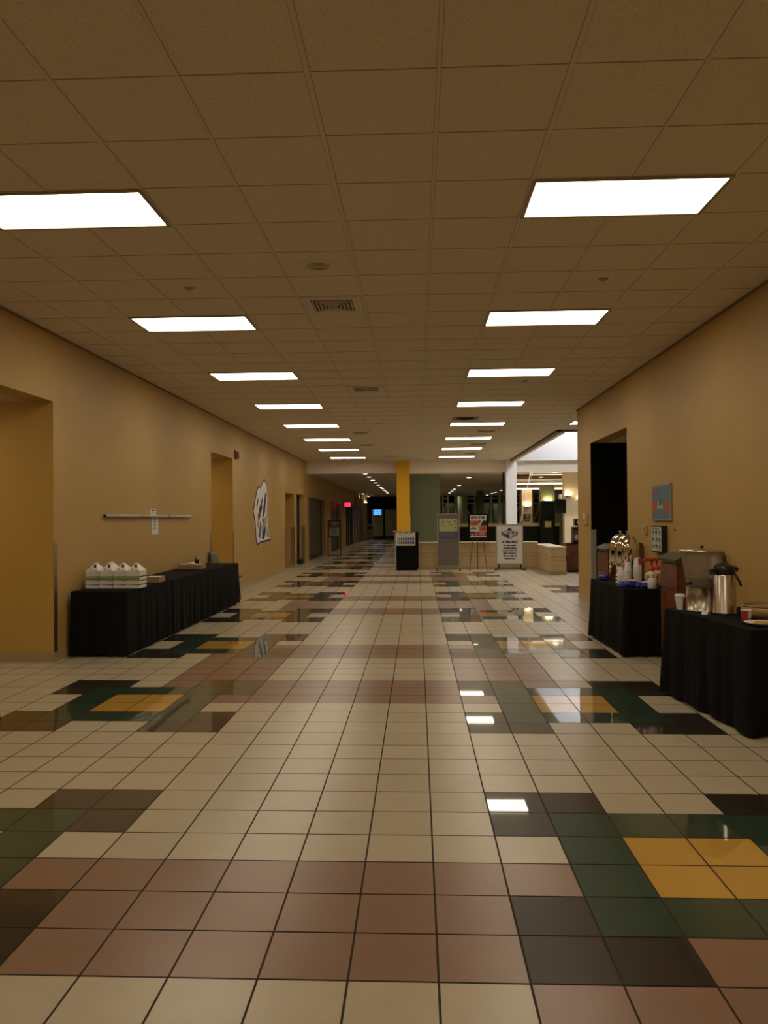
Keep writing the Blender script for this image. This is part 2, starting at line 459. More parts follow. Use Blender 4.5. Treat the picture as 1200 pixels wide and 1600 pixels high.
for side, xc in (('left', CX - 4 * G), ('right', CX + 2 * G)):
    for n, k in enumerate([2, 7, 12, 17, 22, 27, 32, 37]):
        y = CY + (k + .5) * G
        lab = f'{ordn[n]} glowing white ceiling panel in the {side} row' + ('' if n in (0, 7) else ', counting from the camera')
        if tr is None: tr = make_troffer(); tr.location = (xc, y, CH); tr['label'] = lab; tr['group'] = 'ceiling light panels in two rows'
        else: dup(tr, (xc, y, CH), None, lab)
for xc in (CX - 4 * G, CX + 2 * G):   # pair just behind the camera
    for k in (-3, -8):
        dup(tr, (xc, CY + (k + .5) * G, CH), None, 'glowing white ceiling panel behind the viewpoint')
dup(tr, (3.36 + .61, 17.34, CH), None, 'glowing ceiling panel partly cut off by the right wall end, beside the bright well')

def vent(x, y, w, d, label, dark=False):
    o = thing('ceiling_vent', label, 'ceiling vent', (x, y, CH), 0, 'ceiling air vents')
    MB().box(-w / 2, w / 2, -d / 2, d / 2, -.006, -.0005).build('panel', M['teegap'] if dark else M['tee'], o)
    s = MB()
    for q in range(5):
        r = 1 - q * .19; ww, dd = w * .33 * r, d * .33 * r
        z = -.012 - q * .004
        s.box(-ww, ww, -dd, -dd + .012, z, -.004); s.box(-ww, ww, dd - .012, dd, z, -.004)
        s.box(-ww, -ww + .012, -dd, dd, z, -.004); s.box(ww - .012, ww, -dd, dd, z, -.004)
    s.build('louvre', M['tee'] if not dark else M['metal_dark'], o)
    MB().box(-w * .345, w * .345, -d * .345, d * .345, -.0085, -.006).build('throat', M['metal_dark'], o)
    return o
vent(CX - 1.5 * G, CY + 6.5 * G, .57, .57, 'square ceiling air diffuser with dark louvres, nearest the camera')
vent(CX - 1.5 * G, CY + 14.6 * G, .57, .57, 'ceiling air diffuser with sooty louvres beside the third left light panel')
vent(1.01, 16.35, .54, .57, 'plain dark brown return vent above the fourth right light panel', True)
vent(1.66, 18.8, .6, .6, 'ceiling air diffuser just behind the fourth right light panel')
vent(-1.36, 18.9, .5, .55, 'ceiling air diffuser right of the fifth left light panel')
vent(-1.39, 22.0, .5, .55, 'ceiling air diffuser right of the sixth left light panel')
vent(1.72, 22.1, .6, .6, 'ceiling air diffuser between the fifth and sixth right light panels')
vent(1.72, 25.2, .6, .6, 'faint ceiling air diffuser between the two farthest right light panels')
vent(-.9, 26.0, .7, .5, 'sooty ceiling vent nearest the yellow pillar')
def spk(x, y, label):
    o = thing('ceiling_speaker', label, 'speaker', (x, y, CH), 0, 'round ceiling speakers')
    MB().lathe([(.0, -.012), (.10, -.012), (.155, -.006), (.16, 0)], m=None, n=36, cap=False).build('rim', M['tee'], o)
    s = MB()
    for q in range(6): s.lathe([(.02 + q * .014, -.012), (.022 + q * .014, -.0155), (.026 + q * .014, -.012)], n=30, cap=False)
    s.build('grille', M['frame'], o)
spk(-.793, 6.37, 'round speaker flush in the ceiling in front of the nearest vent')
spk(-.815, 16.98, 'small far round speaker flush in the ceiling beyond the dark vents')
def sprk(x, y, label, r=.045):
    MBo = MB().lathe([(r, 0), (r, -.004), (r * .5, -.012), (.012, -.014), (.012, -.02), (.0, -.02)], n=18, cap=False)
    tag(MBo.build('fire_sprinkler', M['frame'], None, (x, y, CH)), label, 'sprinkler', 'ceiling sprinkler heads')
sprk(-2.02, 6.93, 'small round sprinkler cap in front of the second left light panel')
sprk(1.63, 6.9, 'dark round sprinkler cap in front of the second right light panel')
sprk(1.65, 11.97, 'tiny sprinkler cap behind the third right light panel')
sprk(-2.66, 27.9, 'tiny pale sprinkler head below the farthest left light panel', .06)

# downlights beyond the beam
dl = None
rows = [(-1.99, [30.3, 32.6, 35.3, 37.8, 40.3, 43.2, 45.3, 48.0, 50.4, 52.8], 'left passage'), (2.22, [30.5, 33.8, 41.6, 46.9, 50.2, 53.9], 'middle row over the dining area'),
        (5.3, [30.6, 33.9, 37.9, 49.8, 53.4, 56.0, 59.8], 'right row over the dining area'), (-3.77, [54.6, 57.6, 60.8], 'far left row')]
for x, ys, nm in rows:
    for n, y in enumerate(ys):
        lab = f'round recessed downlight, {["nearest","second","third","fourth","fifth","sixth","seventh","eighth","ninth","tenth"][n]} in the {nm}'
        if dl is None:
            dl = thing('recessed_downlight', lab, 'downlight', (x, y, CH2), 0, 'recessed downlights beyond the beam')
            MB().lathe([(.13, 0), (.13, -.012), (.11, -.014), (.105, 0)], n=24, cap=False).build('trim_ring', M['tee'], dl)
            MB().lathe([(.108, -.012), (.06, -.02), (.0, -.022)], n=24, cap=False).build('lens', M['dwn'], dl)
            ld_ = bpy.data.lights.new('lamp', 'AREA'); ld_.shape = 'DISK'; ld_.size = .2; ld_.energy = 5.5; ld_.color = (1., .9, .72); ld_.spread = 2.1
            lo_ = bpy.data.objects.new('lamp', ld_); C.objects.link(lo_); lo_.location = (0, 0, -.024); lo_.parent = dl
        else: dup(dl, (x, y, CH2), None, lab)

# ------------------------------------------------------------------ left wall details
o = thing('wall_rail', 'long pale grey tubular rail fixed along the left wall above the black tables', 'rail', (WL, 9.86, 1.612))
for y0, y1 in ((0, 1.28), (1.31, 2.52), (2.55, 3.78)):
    MB().tube([(.03, y0, 0), (.03, y1, 0)], .022, 12).build('rail_section', M['mauvegrey'], o)
for y in (0.003, 1.295, 2.535): MB().tube([(.03, y - .012, 0), (.03, y + .012, 0)], .0235 if y > .1 else .018, 12).build('joint', M['metal_dark'], o)
MB().box(0, .03, 1.9, 1.94, -.01, .01).build('bracket', M['mauvegrey'], o)
o = thing('paper_notice', 'small white printed slip above the grey wall rail', 'notice', (WL, 11.62, 0))
bx(.002, .006, 0, .27, 1.63, 1.72).build('sheet', M['paper'], o)
MB().box(.006, .0075, .06, .19, 1.69, 1.705).box(.006, .0075, .05, .2, 1.66, 1.667).build('printed_text', M['ink'], o)
o = thing('paper_notice', 'long white printed sheet hanging below the grey wall rail', 'notice', (WL, 11.68, 0))
bx(.002, .006, 0, .3, 1.335, 1.59).build('sheet', M['paper'], o)
s = MB()
for q, (z, l) in enumerate(((1.56, .12), (1.53, .14), (1.50, .1), (1.47, .13), (1.43, .12), (1.415, .1), (1.385, .0))):
    if l: s.box(.006, .0075, .07, .07 + l, z, z + .009)
s.build('printed_text', M['ink'], o)
o = thing('strobe_alarm', 'small brown alarm box high on the left wall past the doorway', 'alarm', (WL, 17.1, 2.93))
bx(0, .02, 0, .3, -.05, .16, bev=.004).build('back_plate', M['mahog'], o)
bx(.02, .09, .04, .22, -.02, .12, bev=.008).build('housing', M['card'], o)
bx(.09, .097, .07, .19, .0, .10).build('lens', M['cream'], o)
# wall decal: plain abstract stand-in, same place, outline size and colours
o = thing('wall_decal', 'large navy and white abstract decal on the left wall', 'wall decal', (WL + .001, 0, 0))
def D(px): return px
out = [(19.35, 1.02), (19.25, 1.45), (19.0, 1.75), (19.2, 2.0), (19.35, 2.15), (19.45, 2.3), (19.75, 2.42), (19.95, 2.36), (20.15, 2.50), (20.45, 2.62), (20.8, 2.5), (20.9, 2.2), (20.85, 1.75), (21.0, 1.35), (21.35, 1.06), (21.3, .98), (19.9, .95), (19.5, .90)]
MB().prism(out, 0, .003, 'x').build('navy_border', M['navy'], o)
cy_, cz_ = 20.15, 1.75
inn = [(cy_ + (y - cy_) * .93, cz_ + (z - cz_) * .94) for y, z in out]
MB().prism(inn, .003, .005, 'x').build('white_field', M['paper'], o)
s = MB()
for poly in ([(20.3, 1.9), (20.55, 2.25), (20.75, 2.25), (20.5, 1.75), (20.1, 1.5)], [(19.7, 1.8), (20.2, 2.15), (20.25, 2.08), (19.75, 1.7)], [(19.6, 1.6), (20.1, 1.95), (20.15, 1.86), (19.7, 1.5)],
             [(20.1, 1.05), (20.2, 1.55), (20.5, 1.6), (20.6, 1.25), (20.4, 1.05)], [(19.7, 1.1), (19.85, 1.5), (19.95, 1.5), (19.85, 1.08)], [(19.4, 1.9), (19.6, 2.1), (19.66, 2.04), (19.48, 1.84)]):
    s.prism(poly, .005, .007, 'x')
s.build('navy_strokes', M['navy'], o)
s = MB()
for poly in ([(20.0, 1.35), (20.7, 1.72), (20.78, 1.5), (20.1, 1.2)], [(20.7, 1.1), (20.8, 1.4), (21.1, 1.2), (21.15, 1.08)], [(19.45, 1.4), (19.6, 1.6), (19.75, 1.3)]):
    s.prism(poly, .007, .009, 'x')
s.build('grey_strokes', M['gsil'], o)
MB().prism([(19.5, 1.66), (19.75, 1.8), (19.8, 1.7), (19.6, 1.6)], .009, .010, 'x').build('gold_fleck', M['t_gold'], o)

# far-left doors and shutters
o = thing('metal_door', 'narrow grey metal door with dark edge in the second far-left doorway', 'door', (WL, 26.0, 0))
bx(-.22, -.18, 0, 1.72, .02, 2.38).build('door_leaf', M['shutter'], o)
bx(-.18, -.12, 1.28, 1.36, .02, 2.38).build('door_edge', M['metal_dark'], o)
bx(-.2, .0, 1.0, 1.7, 0, .16).build('floor_stop', M['black'], o)
def shutter(y0, y1, z1, label, xr=-.12, n=40):
    o = thing('roller_shutter', label, 'roller shutter', (WL, y0, 0))
    m_ = MB()
    h = (z1 - .14) / n; yy = y1 - y0
    vs = []; fs = []
    for k in range(n):
        z = .14 + k * h
        vs += [(xr, .06, z), (xr, yy - .06, z), (xr + .006, .06, z + h * .5), (xr + .006, yy - .06, z + h * .5), (xr, .06, z + h), (xr, yy - .06, z + h)]
        bb = k * 6; fs += [(bb, bb + 1, bb + 3, bb + 2), (bb + 2, bb + 3, bb + 5, bb + 4)]
    m_.add(vs, fs); m_.build('curtain', M['shutter'], o)
    bx(xr - .02, xr + .05, .04, yy - .04, .0, .14).build('bottom_bar', M['black'], o)
    bx(xr - .05, xr + .05, 0, .06, 0, z1).build('guide_rail', M['metal_dark'], o)
    bx(xr - .05, xr + .05, yy - .06, yy, 0, z1).build('guide_rail', M['metal_dark'], o)
    return o
shutter(28.9, 33.4, 2.37, 'closed grey roller shutter of the nearest shopfront on the left')
shutter(36.4, 40.4, 2.36, 'closed roller shutter of the second shopfront, behind the floor notice frame')
o = thing('folding_gate', 'tall folding gate with pale vertical panels at the far left shopfront', 'gate', (WL, 43.8, 0))
for q in range(9):
    bx(-.12, -.06, q * 1.25 + .05, q * 1.25 + 1.0, .02, 2.36).build('gate_panel', M['shutter'] if q % 2 else M['card'], o)
    bx(-.06, -.02, q * 1.25 + 1.0, q * 1.25 + 1.2, .02, 2.36).build('gate_post', M['greyl'] if q > 3 else M['metal_dark'], o)
bx(.002, .25, 6.0, 11.3, 2.33, 2.9).build('header_box', M['card'], o)
o = thing('led_clock', 'small glowing red wall display hanging in the dim left passage', 'clock', (WL, 41.6, 2.27))
bx(0, .12, 0, .1, .05, .12).build('bracket', M['metal_dark'], o)
bx(.1, .52, 0, .12, -.12, .2, bev=.01).build('housing', M['black'], o)
bx(.15, .47, -.008, 0, -.07, .15).build('display', M['led'], o)
s = MB()
for q in range(3): s.box(.19 + q * .09, .25 + q * .09, -.011, -.008, -.02, .0); s.box(.19 + q * .09, .25 + q * .09, -.011, -.008, .06, .08)
s.build('digit_segments', M['red'], o)
o = thing('wall_pilaster', 'yellow-lit pilaster at the dark far end of the left passage', 'pilaster', (-3.9, 57.5, 0))
bx(-.095, .2, 0, .5, 0, 3.3).build('shaft', M['cream'], o)
o2 = thing('wall_sconce', 'wall lamp glowing yellow high on the far left pilaster', 'wall lamp', (-3.75, 57.48, 2.7))
MB().box(-.12, .12, -.12, 0, -.05, .05, bev=.01).build('shade', M['metal_dark'], o2)
bx(-.1, .1, -.1, -.02, .05, .07).build('bulb', M['sconw'], o2)
# vending machines at the end of the passage
def vend(x, label, scr):
    o = thing('vending_machine', label, 'vending machine', (x, 61.0, 0))
    bx(-.46, .46, 0, .8, .12, 2.28, bev=.02).build('body', M['metal_dark'], o)
    bx(-.43, .43, -.03, 0, .2, 2.26, bev=.01).build('door_panel', M['vend'], o)
    bx(-.4, .4, .05, .7, 0, .12).build('plinth', M['black'], o)
    if scr:
        f = bx(-.33, .33, -.07, -.03, 1.82, 2.3, bev=.01).build('screen_bezel', M['black'], o)
        bx(-.3, .3, -.074, -.07, 1.85, 2.26).build('screen', M['screen'], f)
        s = MB(); s.box(-.2, -.02, -.078, -.074, 2.12, 2.17); s.box(.03, .25, -.078, -.074, 2.12, 2.17); s.box(.06, .16, -.078, -.074, 1.93, 1.98)
        s.build('screen_marks', M['screenm'], f)
        bx(-.1, .12, -.035, -.03, 1.15, 1.42).build('notice', M['gsil'], o)
        s = MB()
        for q in range(7): s.box(-.25 + q * .07, -.22 + q * .07, -.034, -.03, .75 + (q * 37 % 5) * .05, 1.0 + (q * 53 % 7) * .03)
        s.build('leaf_graphic', M['lime'], o)
    else:
        bx(-.2, .3, -.034, -.03, 1.68, 1.72).build('trim_strip', M['metal_dark'], o)
        bx(.05, .3, -.12, -.03, 1.2, 1.45, bev=.01).build('coin_unit', M['gsil'], o)
        MB().tube([(.05, -.1, 1.3), (.12, -.12, 1.05)], .02, 8).build('hose', M['gsil'], o)
    return o
vend(-3.08, 'grey vending machine with a glowing blue screen at the end of the passage', True)
vend(-2.05, 'plain grey vending machine right of the blue-screen one', False)
o = thing('waste_bin', 'dark bin with pale lid beside the blue-screen vending machine', 'bin', (-3.69, 59.5, 0))
bx(-.25, .3, 0, .5, 0, .78, bev=.02).build('body', M['vend'], o)
bx(-.28, .33, -.03, .53, .98, 1.14, bev=.03).build('lid', M['gsil'], o)
bx(-.25, .3, .0, .5, .78, .98).build('slot', M['black'], o)

# ------------------------------------------------------------------ draped tables
def cloth_mesh(x0, x1, y0, y1, zt, seed, flare=.05, sides='NSEW', lap=.035):
    rnd = random.Random(seed)
    def loop(t, n):
        """perimeter point at parameter index with outward normal"""
        pass
    pts = []
    seg_ = .018
    def edge(ax, ay, bx_, by_, nx, ny):
        L_ = math.hypot(bx_ - ax, by_ - ay); n = int(L_ / seg_)
        for k in range(n): pts.append((ax + (bx_ - ax) * k / n, ay + (by_ - ay) * k / n, nx, ny, min(k, n - k) * L_ / n))
    edge(x0, y0, x1, y0, 0, -1); edge(x1, y0, x1, y1, 1, 0); edge(x1, y1, x0, y1, 0, 1); edge(x0, y1, x0, y0, -1, 0)
    n = len(pts); ph = [rnd.uniform(0, 6.28) for _ in range(6)]
    per = 2 * (x1 - x0 + y1 - y0)
    fr = [round(per / .34), round(per / .21), round(per / .13)]
    R = 12; vs = []; fs = []
    for r in range(R + 1):
        t = r / R
        for k, (x, y, nx, ny, dc) in enumerate(pts):
            u = 2 * PI * k / n
            w_ = .50 * math.sin(fr[0] * u + ph[0]) + .34 * math.sin(fr[1] * u + ph[1] + .7 * t) + .22 * math.sin(fr[2] * u + ph[2])
            amp = .021 * t ** .8
            corner = math.exp(-(dc / .09) ** 2)
            off = .003 + flare * t * (.25 + .9 * corner) + amp * w_ * (1 - .6 * corner)
            z = zt - t * (zt - .012 - .014 * (1 + math.sin(fr[0] * u + ph[3])) * .6)
            # round the top edge
            z -= 0 if r else 0
            # soften the corner direction
            cxn, cyn = nx, ny
            if corner > .05:
                dx = -1 if abs(x - x0) < abs(x - x1) else 1; dy = -1 if abs(y - y0) < abs(y - y1) else 1
                cxn = nx * (1 - .5 * corner) + dx * .5 * corner; cyn = ny * (1 - .5 * corner) + dy * .5 * corner
            vs.append((x + cxn * off, y + cyn * off, z))
    for r in range(R):
        for k in range(n):
            k2 = (k + 1) % n; fs.append((r * n + k, r * n + k2, (r + 1) * n + k2, (r + 1) * n + k))
    mb = MB(); mb.add(vs, fs, None, True)
    mb.add([vs[k] for k in range(n)], [list(range(n))], None, False)
    return mb
def table(x0, x1, y0, y1, zt, tl, cl, seed, flare=.05, rz=0, mv=(0, 0)):
    xc, yc = (x0 + x1) / 2, (y0 + y1) / 2
    xc, yc = xc + mv[0], yc + mv[1]
    o = thing('folding_table', tl, 'table', (xc, yc, 0), rz, 'banquet tables under black cloths')
    hx, hy = (x1 - x0) / 2 - .012, (y1 - y0) / 2 - .012
    bx(-hx, hx, -hy, hy, zt - .035, zt - .006, bev=.006).build('tabletop', M['card'], o)
    for sx in (-1, 1):
        for sy in (-1, 1):
            MB().tube([(sx * (hx - .08), sy * (hy - .2), 0), (sx * (hx - .08), sy * (hy - .2), zt - .035)], .014, 10).build('leg', M['metal_dark'], o)
    ax, ay = (x1 - x0) / 2, (y1 - y0) / 2
    c = cloth_mesh(-ax, ax, -ay, ay, zt, seed, flare).build('tablecloth', M['cloth'], None, (xc, yc, 0), rz)
    tag(c, cl, 'tablecloth', 'black floor-length tablecloths')
table(-3.94, -3.31, 8.80, 10.44, .745, 'banquet table under the black cloth carrying the white lunch boxes', 'black cloth under the stacked white lunch boxes', 1, .02)
table(-3.94, -3.31, 10.50, 12.26, .745, 'middle banquet table of the left row, hidden by black cloth', 'black cloth on the middle table of the left row', 2, .02)
table(-3.94, -3.32, 12.32, 14.45, .75, 'far banquet table of the left row, under the soda bottle tray', 'black cloth on the far left table next to the blue chair', 3, .02)
table(2.265, 3.015, 8.82, 10.33, .75, 'banquet table under the two coffee urns', 'black cloth on the table holding the two chrome urns', 4, .04, .022)
table(2.237, 2.937, 5.64, 7.03, .75, 'banquet table under the drink dispenser and airpot', 'black cloth on the nearest right table, under the drink dispenser', 5, .04, .115)
table(-3.95, -3.29, 4.68, 5.95, .75, 'banquet table cut off at the left edge of the photo', 'black cloth corner at the extreme left edge of the photo', 6, .05)

# ------------------------------------------------------------------ lunch boxes
def lunch_box_lower():
    o = thing('lunch_box', 'x', 'lunch box', (0, 0, 0), 0, 'white gable lunch boxes in stacks')
    w_, d_, h_ = .078, .12, .046
    mb = MB()
    mb.prism([(-w_, 0), (w_, 0), (w_ + .003, h_ - .010), (-w_ - .003, h_ - .001)], -d_, d_, 'y', M['paperl'])
    mb.build('tray', None, o)
    mb = MB(); mb.box(-w_ + .004, w_ - .002, -d_ + .004, d_ - .004, h_ - .012, h_ + .001, M['ink']); mb.build('fold_shadow_gap', None, o)
    return o
def lunch_box_top():
    o = thing('lunch_box', 'x', 'lunch box', (0, 0, 0), 0, 'white gable lunch boxes in stacks')
    w_, d_, h_ = .078, .12, .062
    MB().box(-w_, w_, -d_, d_, 0, h_, M['paperl'], bev=.003).build('carton', None, o)
    rf = MB()
    # ridge roof running front to back, hollow triangular handle at the front
    rf.add([(-w_, -d_, h_), (w_, -d_, h_), (w_, d_, h_), (-w_, d_, h_), (-.012, -d_ * .55, h_ + .072), (.012, -d_ * .55, h_ + .072), (.012, d_ * .55, h_ + .072), (-.012, d_ * .55, h_ + .072)],
           [(0, 1, 5, 4), (1, 2, 6, 5), (2, 3, 7, 6), (3, 0, 4, 7), (4, 5, 6, 7)])
    rf.build('gable_lid', M['paperl'], o)
    MB().box(-.003, .003, -d_ * .5, d_ * .5, h_ + .07, h_ + .092, bev=.002).build('handle', M['paperl'], o)
    MB().add([(.006, -d_ * .74, h_ + .047), (.040, -d_ * .80, h_ + .036), (.034, -d_ * .58, h_ + .072), (.008, -d_ * .58, h_ + .077)], [(0, 1, 2, 3)]).build('navy_sticker', M['navy'], o)
    MB().add([(.012, -d_ - .005, h_ + .018), (w_ + .008, -d_ - .005, h_ + .004), (.050, -d_ - .007, h_ - .035)], [(0, 1, 2)]).build('tuck_flap', M['paper'], o)
    MB().add([(-.026, -d_ * .95, h_ + .010), (-.012, -d_ * .95, h_ + .010), (-.010, -d_ * .80, h_ + .036)], [(0, 1, 2)]).build('slot', M['ink'], o)
    return o
def lunch_green(o):
    bx(-.0805, .0805, -.1235, -.120, .010, .034).build('green_stripe', M['pgreen'], o)
lo = lunch_box_lower(); lg = lunch_box_lower(); lunch_green(lg); lt = lunch_box_top()
first = {'lo': lo, 'lg': lg, 'lt': lt}; used = set()
ZT = .747
stk = [(-3.845, 9.27, 'leftmost front stack'), (-3.678, 9.27, 'second front stack from the left'), (-3.511, 9.27, 'third front stack from the left'), (-3.344 - .01, 9.27, 'rightmost front stack'), (-3.76, 9.53, 'stack behind the front row')]
for x, y, nm in stk:
    z = ZT
    for kind, lab in (('lo', 'bottom'), ('lo', 'second from bottom'), ('lg', 'green-striped one near the top')):
        l = f'white lunch box, {lab} in the {nm}'
        loc = (x + random.uniform(-.002, .002), y, z); rz = random.uniform(-.02, .02)
        if kind not in used: used.add(kind); q = first[kind]; q.location = loc; q.rotation_euler = (0, 0, rz); q['label'] = l
        else: dup(first[kind], loc, rz, l)
        z += .0475
    l = f'white gable-top lunch box with navy sticker, top of the {nm}'
    if 'lt' not in used: used.add('lt'); lt.location = (x, y, z); lt['label'] = l
    else: dup(lt, (x, y, z), random.uniform(-.03, .03), l)

def tray(name, x, y, w_, d_, h_, label, rz=0):
    o = thing(name, label, 'cardboard tray', (x, y, ZT + .002), rz)
    mb = MB(); mb.box(-w_, w_, -d_, d_, 0, .004)
    for a_ in ((-w_, -w_ + .004, -d_, d_), (w_ - .004, w_, -d_, d_), (-w_, w_, -d_, -d_ + .004), (-w_, w_, d_ - .004, d_)): mb.box(*a_, .004, h_)
    mb.build('tray_body', M['card'], o)
    bx(-w_ + .005, w_ - .005, -d_ + .005, d_ - .005, h_ - .012, h_ - .004).build('liner', M['paperl'], o)
    return o
tray('cardboard_tray', -3.42, 10.10, .10, .13, .07, 'small kraft tray just right of the lunch box stacks')
tray('cardboard_tray', -3.72, 12.85, .19, .16, .075, 'wider kraft tray under the soda bottle on the far left table')
o = thing('soda_bottle', 'small clear bottle with dark label standing behind the kraft tray', 'bottle', (-3.70, 13.06, ZT + .004))
MB().lathe([(.030, 0), (.034, .01), (.034, .07), (.032, .15), (.024, .18), (.013, .20), (.013, .212)], n=20).build('bottle_body', M['clear'], o)
MB().lathe([(.0355, .06), (.0355, .14)], n=20, cap=False).build('label_wrap', M['cola'], o)
MB().cyl(0, 0, .21, .23, .016).build('cap', M['paper'], o)
import bmesh
def crumple(name, m, loc, sx, sy, sz, seed, label, cat, sub=3, amp=.35, parent=None):
    rnd = random.Random(seed); bm = bmesh.new(); bmesh.ops.create_icosphere(bm, subdivisions=sub, radius=1)
    ks = [Vector((rnd.uniform(-4, 4), rnd.uniform(-4, 4), rnd.uniform(-4, 4))) for _ in range(6)]
    for v in bm.verts:
        d = sum(abs(math.sin(v.co.dot(k_) + i_)) for i_, k_ in enumerate(ks)) / 6
        v.co *= 1 + amp * (d - .5) * 2
        v.co = Vector((v.co.x * sx, v.co.y * sy, max(0, v.co.z * sz + sz * .6)))
    me = bpy.data.meshes.new(name); bm.to_mesh(me); bm.free(); me.materials.append(m)
    ob = bpy.data.objects.new(name, me); C.objects.link(ob); ob.location = loc
    if parent: ob.parent = parent
    else: tag(ob, label, cat)
    return ob
crumple('crumpled_napkin', M['paper'], (-3.70, 12.75, ZT + .078), .05, .05, .022, 3, 'crumpled white napkin on top of the kraft tray by the soda bottle', 'napkin')

# chair at the far end of the left tables
o = thing('stacking_chair', 'slate blue plastic chair with its back to the left wall past the far table', 'chair', (-3.70, 15.05, 0), -PI / 2 + PI)
# local +y = backwards
sh = MB(); vs = []; fs = []; nu, nv = 8, 8
for a_ in range(nv + 1):
    for c_ in range(nu + 1):
        u = c_ / nu * 2 - 1; v = a_ / nv
        vs.append((u * (.23 - .02 * v), .12 + .16 * v + .04 * u * u * -1 + .0, .52 + .42 * v - .05 * (abs(u) ** 4) * v))
for a_ in range(nv):
    for c_ in range(nu): k = a_ * (nu + 1) + c_; fs.append((k, k + 1, k + nu + 2, k + nu + 1))
b0 = len(vs); vs2 = [(x, y + .014, z) for x, y, z in vs]; fs2 = [tuple(i + b0 for i in f[::-1]) for f in fs]
edge_ = []
for c_ in range(nu): edge_.append((c_, c_ + 1, c_ + 1 + b0, c_ + b0)); k = nv * (nu + 1) + c_; edge_.append((k, k + 1, k + 1 + b0, k + b0))
for a_ in range(nv): k = a_ * (nu + 1); edge_.append((k, k + nu + 1, k + nu + 1 + b0, k + b0)); k += nu; edge_.append((k, k + nu + 1, k + nu + 1 + b0, k + b0))
sh.add(vs + vs2, fs + fs2 + edge_, None, True).build('backrest', M['seat'], o)
bx(-.235, .235, -.27, .17, .42, .455, bev=.014).build('seat', M['seat'], o)
for sx in (-1, 1):
    MB().tube([(sx * .2, -.24, 0), (sx * .2, -.2, .42)], .011).build('leg', M['metal_dark'], o)
    MB().tube([(sx * .2, .26, 0), (sx * .2, .12, .42), (sx * .2, .17, .62)], .011).build('leg', M['metal_dark'], o)

# ------------------------------------------------------------------ right wall details
o = thing('wall_picture', 'abstract blue and coral painting in a thin pale frame on the right wall', 'picture', (WR, 9.71, 0))
bx(-.028, 0, 0, .74, 1.50, 1.965, bev=.003).build('frame', M['greyl'], o)
cv = bx(-.030, -.028, .03, .715, 1.525, 1.94).build('canvas', M['bluel'], o)
def patch(poly, m, k): MB().prism(poly, -.0305 - k * .001, -.0300, 'x').build('colour_patch', M[m], cv)
patch([(.03, 1.60), (.16, 1.58), (.22, 1.68), (.14, 1.76), (.03, 1.74)], 'coral', 1)
patch([(.53, 1.62), (.6, 1.58), (.70, 1.64), (.70, 1.76), (.56, 1.76)], 'coral', 1)
patch([(.45, 1.86), (.6, 1.82), (.70, 1.85), (.70, 1.93), (.48, 1.93)], 'mauve', 1)
patch([(.25, 1.65), (.50, 1.65), (.48, 1.75), (.28, 1.74)], 'gsil', 1)
patch([(.28, 1.70), (.34, 1.70), (.34, 1.745), (.28, 1.745)], 'green', 2)
patch([(.36, 1.69), (.41, 1.69), (.41, 1.75), (.36, 1.75)], 'metal_dark', 2)
o = thing('framed_notice', 'black box-framed notice of small pictures below the painting', 'framed notice', (WR, 9.9, 0))
bx(-.07, 0, 0, .46, 1.10, 1.435, bev=.003).build('frame', M['black'], o)
sh_ = bx(-.072, -.07, .02, .44, 1.115, 1.42).build('sheet', M['notice'], o)
s = MB(); s.box(-.0735, -.072, .1, .36, 1.395, 1.405)
for r_ in range(3):
    for c_ in range(3):
        y_ = .06 + c_ * .13; z_ = 1.335 - r_ * .09
        s.box(-.0735, -.072, y_, y_ + (.05 + .02 * ((r_ + c_) % 2)), z_, z_ + .035 + .01 * (c_ % 2))
        s.box(-.0735, -.072, y_ - .01, y_ + .07, z_ - .018, z_ - .013)
s.build('printed_pictures', M['ctop'], sh_)
o = thing('thermostat', 'small cream thermostat on the right wall left of the framed notice', 'thermostat', (WR, 10.75, 0))
bx(-.035, 0, 0, .13, 1.31, 1.435, bev=.006).build('cover', M['cream'], o)
bx(-.042, -.035, .02, .05, 1.33, 1.42).build('side_panel', M['card'], o)
o = thing('card_reader', 'white wall switch box on the right wall end beside the black opening', 'switch', (WR, 14.42, 0))
bx(-.05, 0, 0, .26, 1.42, 1.62, bev=.008).build('cover', M['cream'], o)
bx(-.056, -.05, .04, .2, 1.44, 1.52).build('lower_panel', M['greyl'], o)
tag(MB().lathe([(.012, 0), (.012, -.012), (.006, -.016)], n=12).build('wall_hook', M['black'], None, (WR, 9.6, 1.389)), 'tiny black peg on the bare right wall past the framed notice', 'peg').rotation_euler = (0, PI / 2, 0)

# waste cabinets between the tables
def waste_cabinet(y0, y1, label):
    o = thing('waste_cabinet', label, 'cabinet', (0, 0, 0), 0, 'mahogany waste cabinets along the right wall')
    xf, xb = 2.62, WR - .015
    bx(xf + .02, xb, y0 + .02, y1 - .02, .08, 1.08).build('body', M['mahog'], o)
    bx(xf + .05, xb, y0 + .05, y1 - .05, 0, .08).build('plinth', M['black'], o)
    bx(xf, xf + .02, y0 + .02, y1 - .02, .80, 1.06, bev=.003).build('flap_door', M['mahog'], o)
    d = bx(xf, xf + .02, y0 + .02, y1 - .02, .10, .785, bev=.003).build('door', M['mahog'], o)
    bx(xf - .012, xf, y0 + .06, y0 + .09, .70, .76, bev=.003).build('handle', M['steel'], d)
    MB().prism([(xf - .02, 1.08), (xf - .02, 1.11), (xf + .10, 1.165), (xb, 1.165), (xb, 1.08)], y0, y1, 'y').build('top', M['ctop'], o)
    mb = MB()   # rounded side cheek on the camera side
    pr = [(xf + .13, .08), (xf + .13, 1.10), (xf + .16, 1.17), (xb - .05, 1.20), (xb - .005, 1.19), (xb, 1.15), (xb, .08)]
    mb.prism(pr, y0 - .02, y0, 'y'); mb.build('side_panel', M['mahog'], o)
    return o
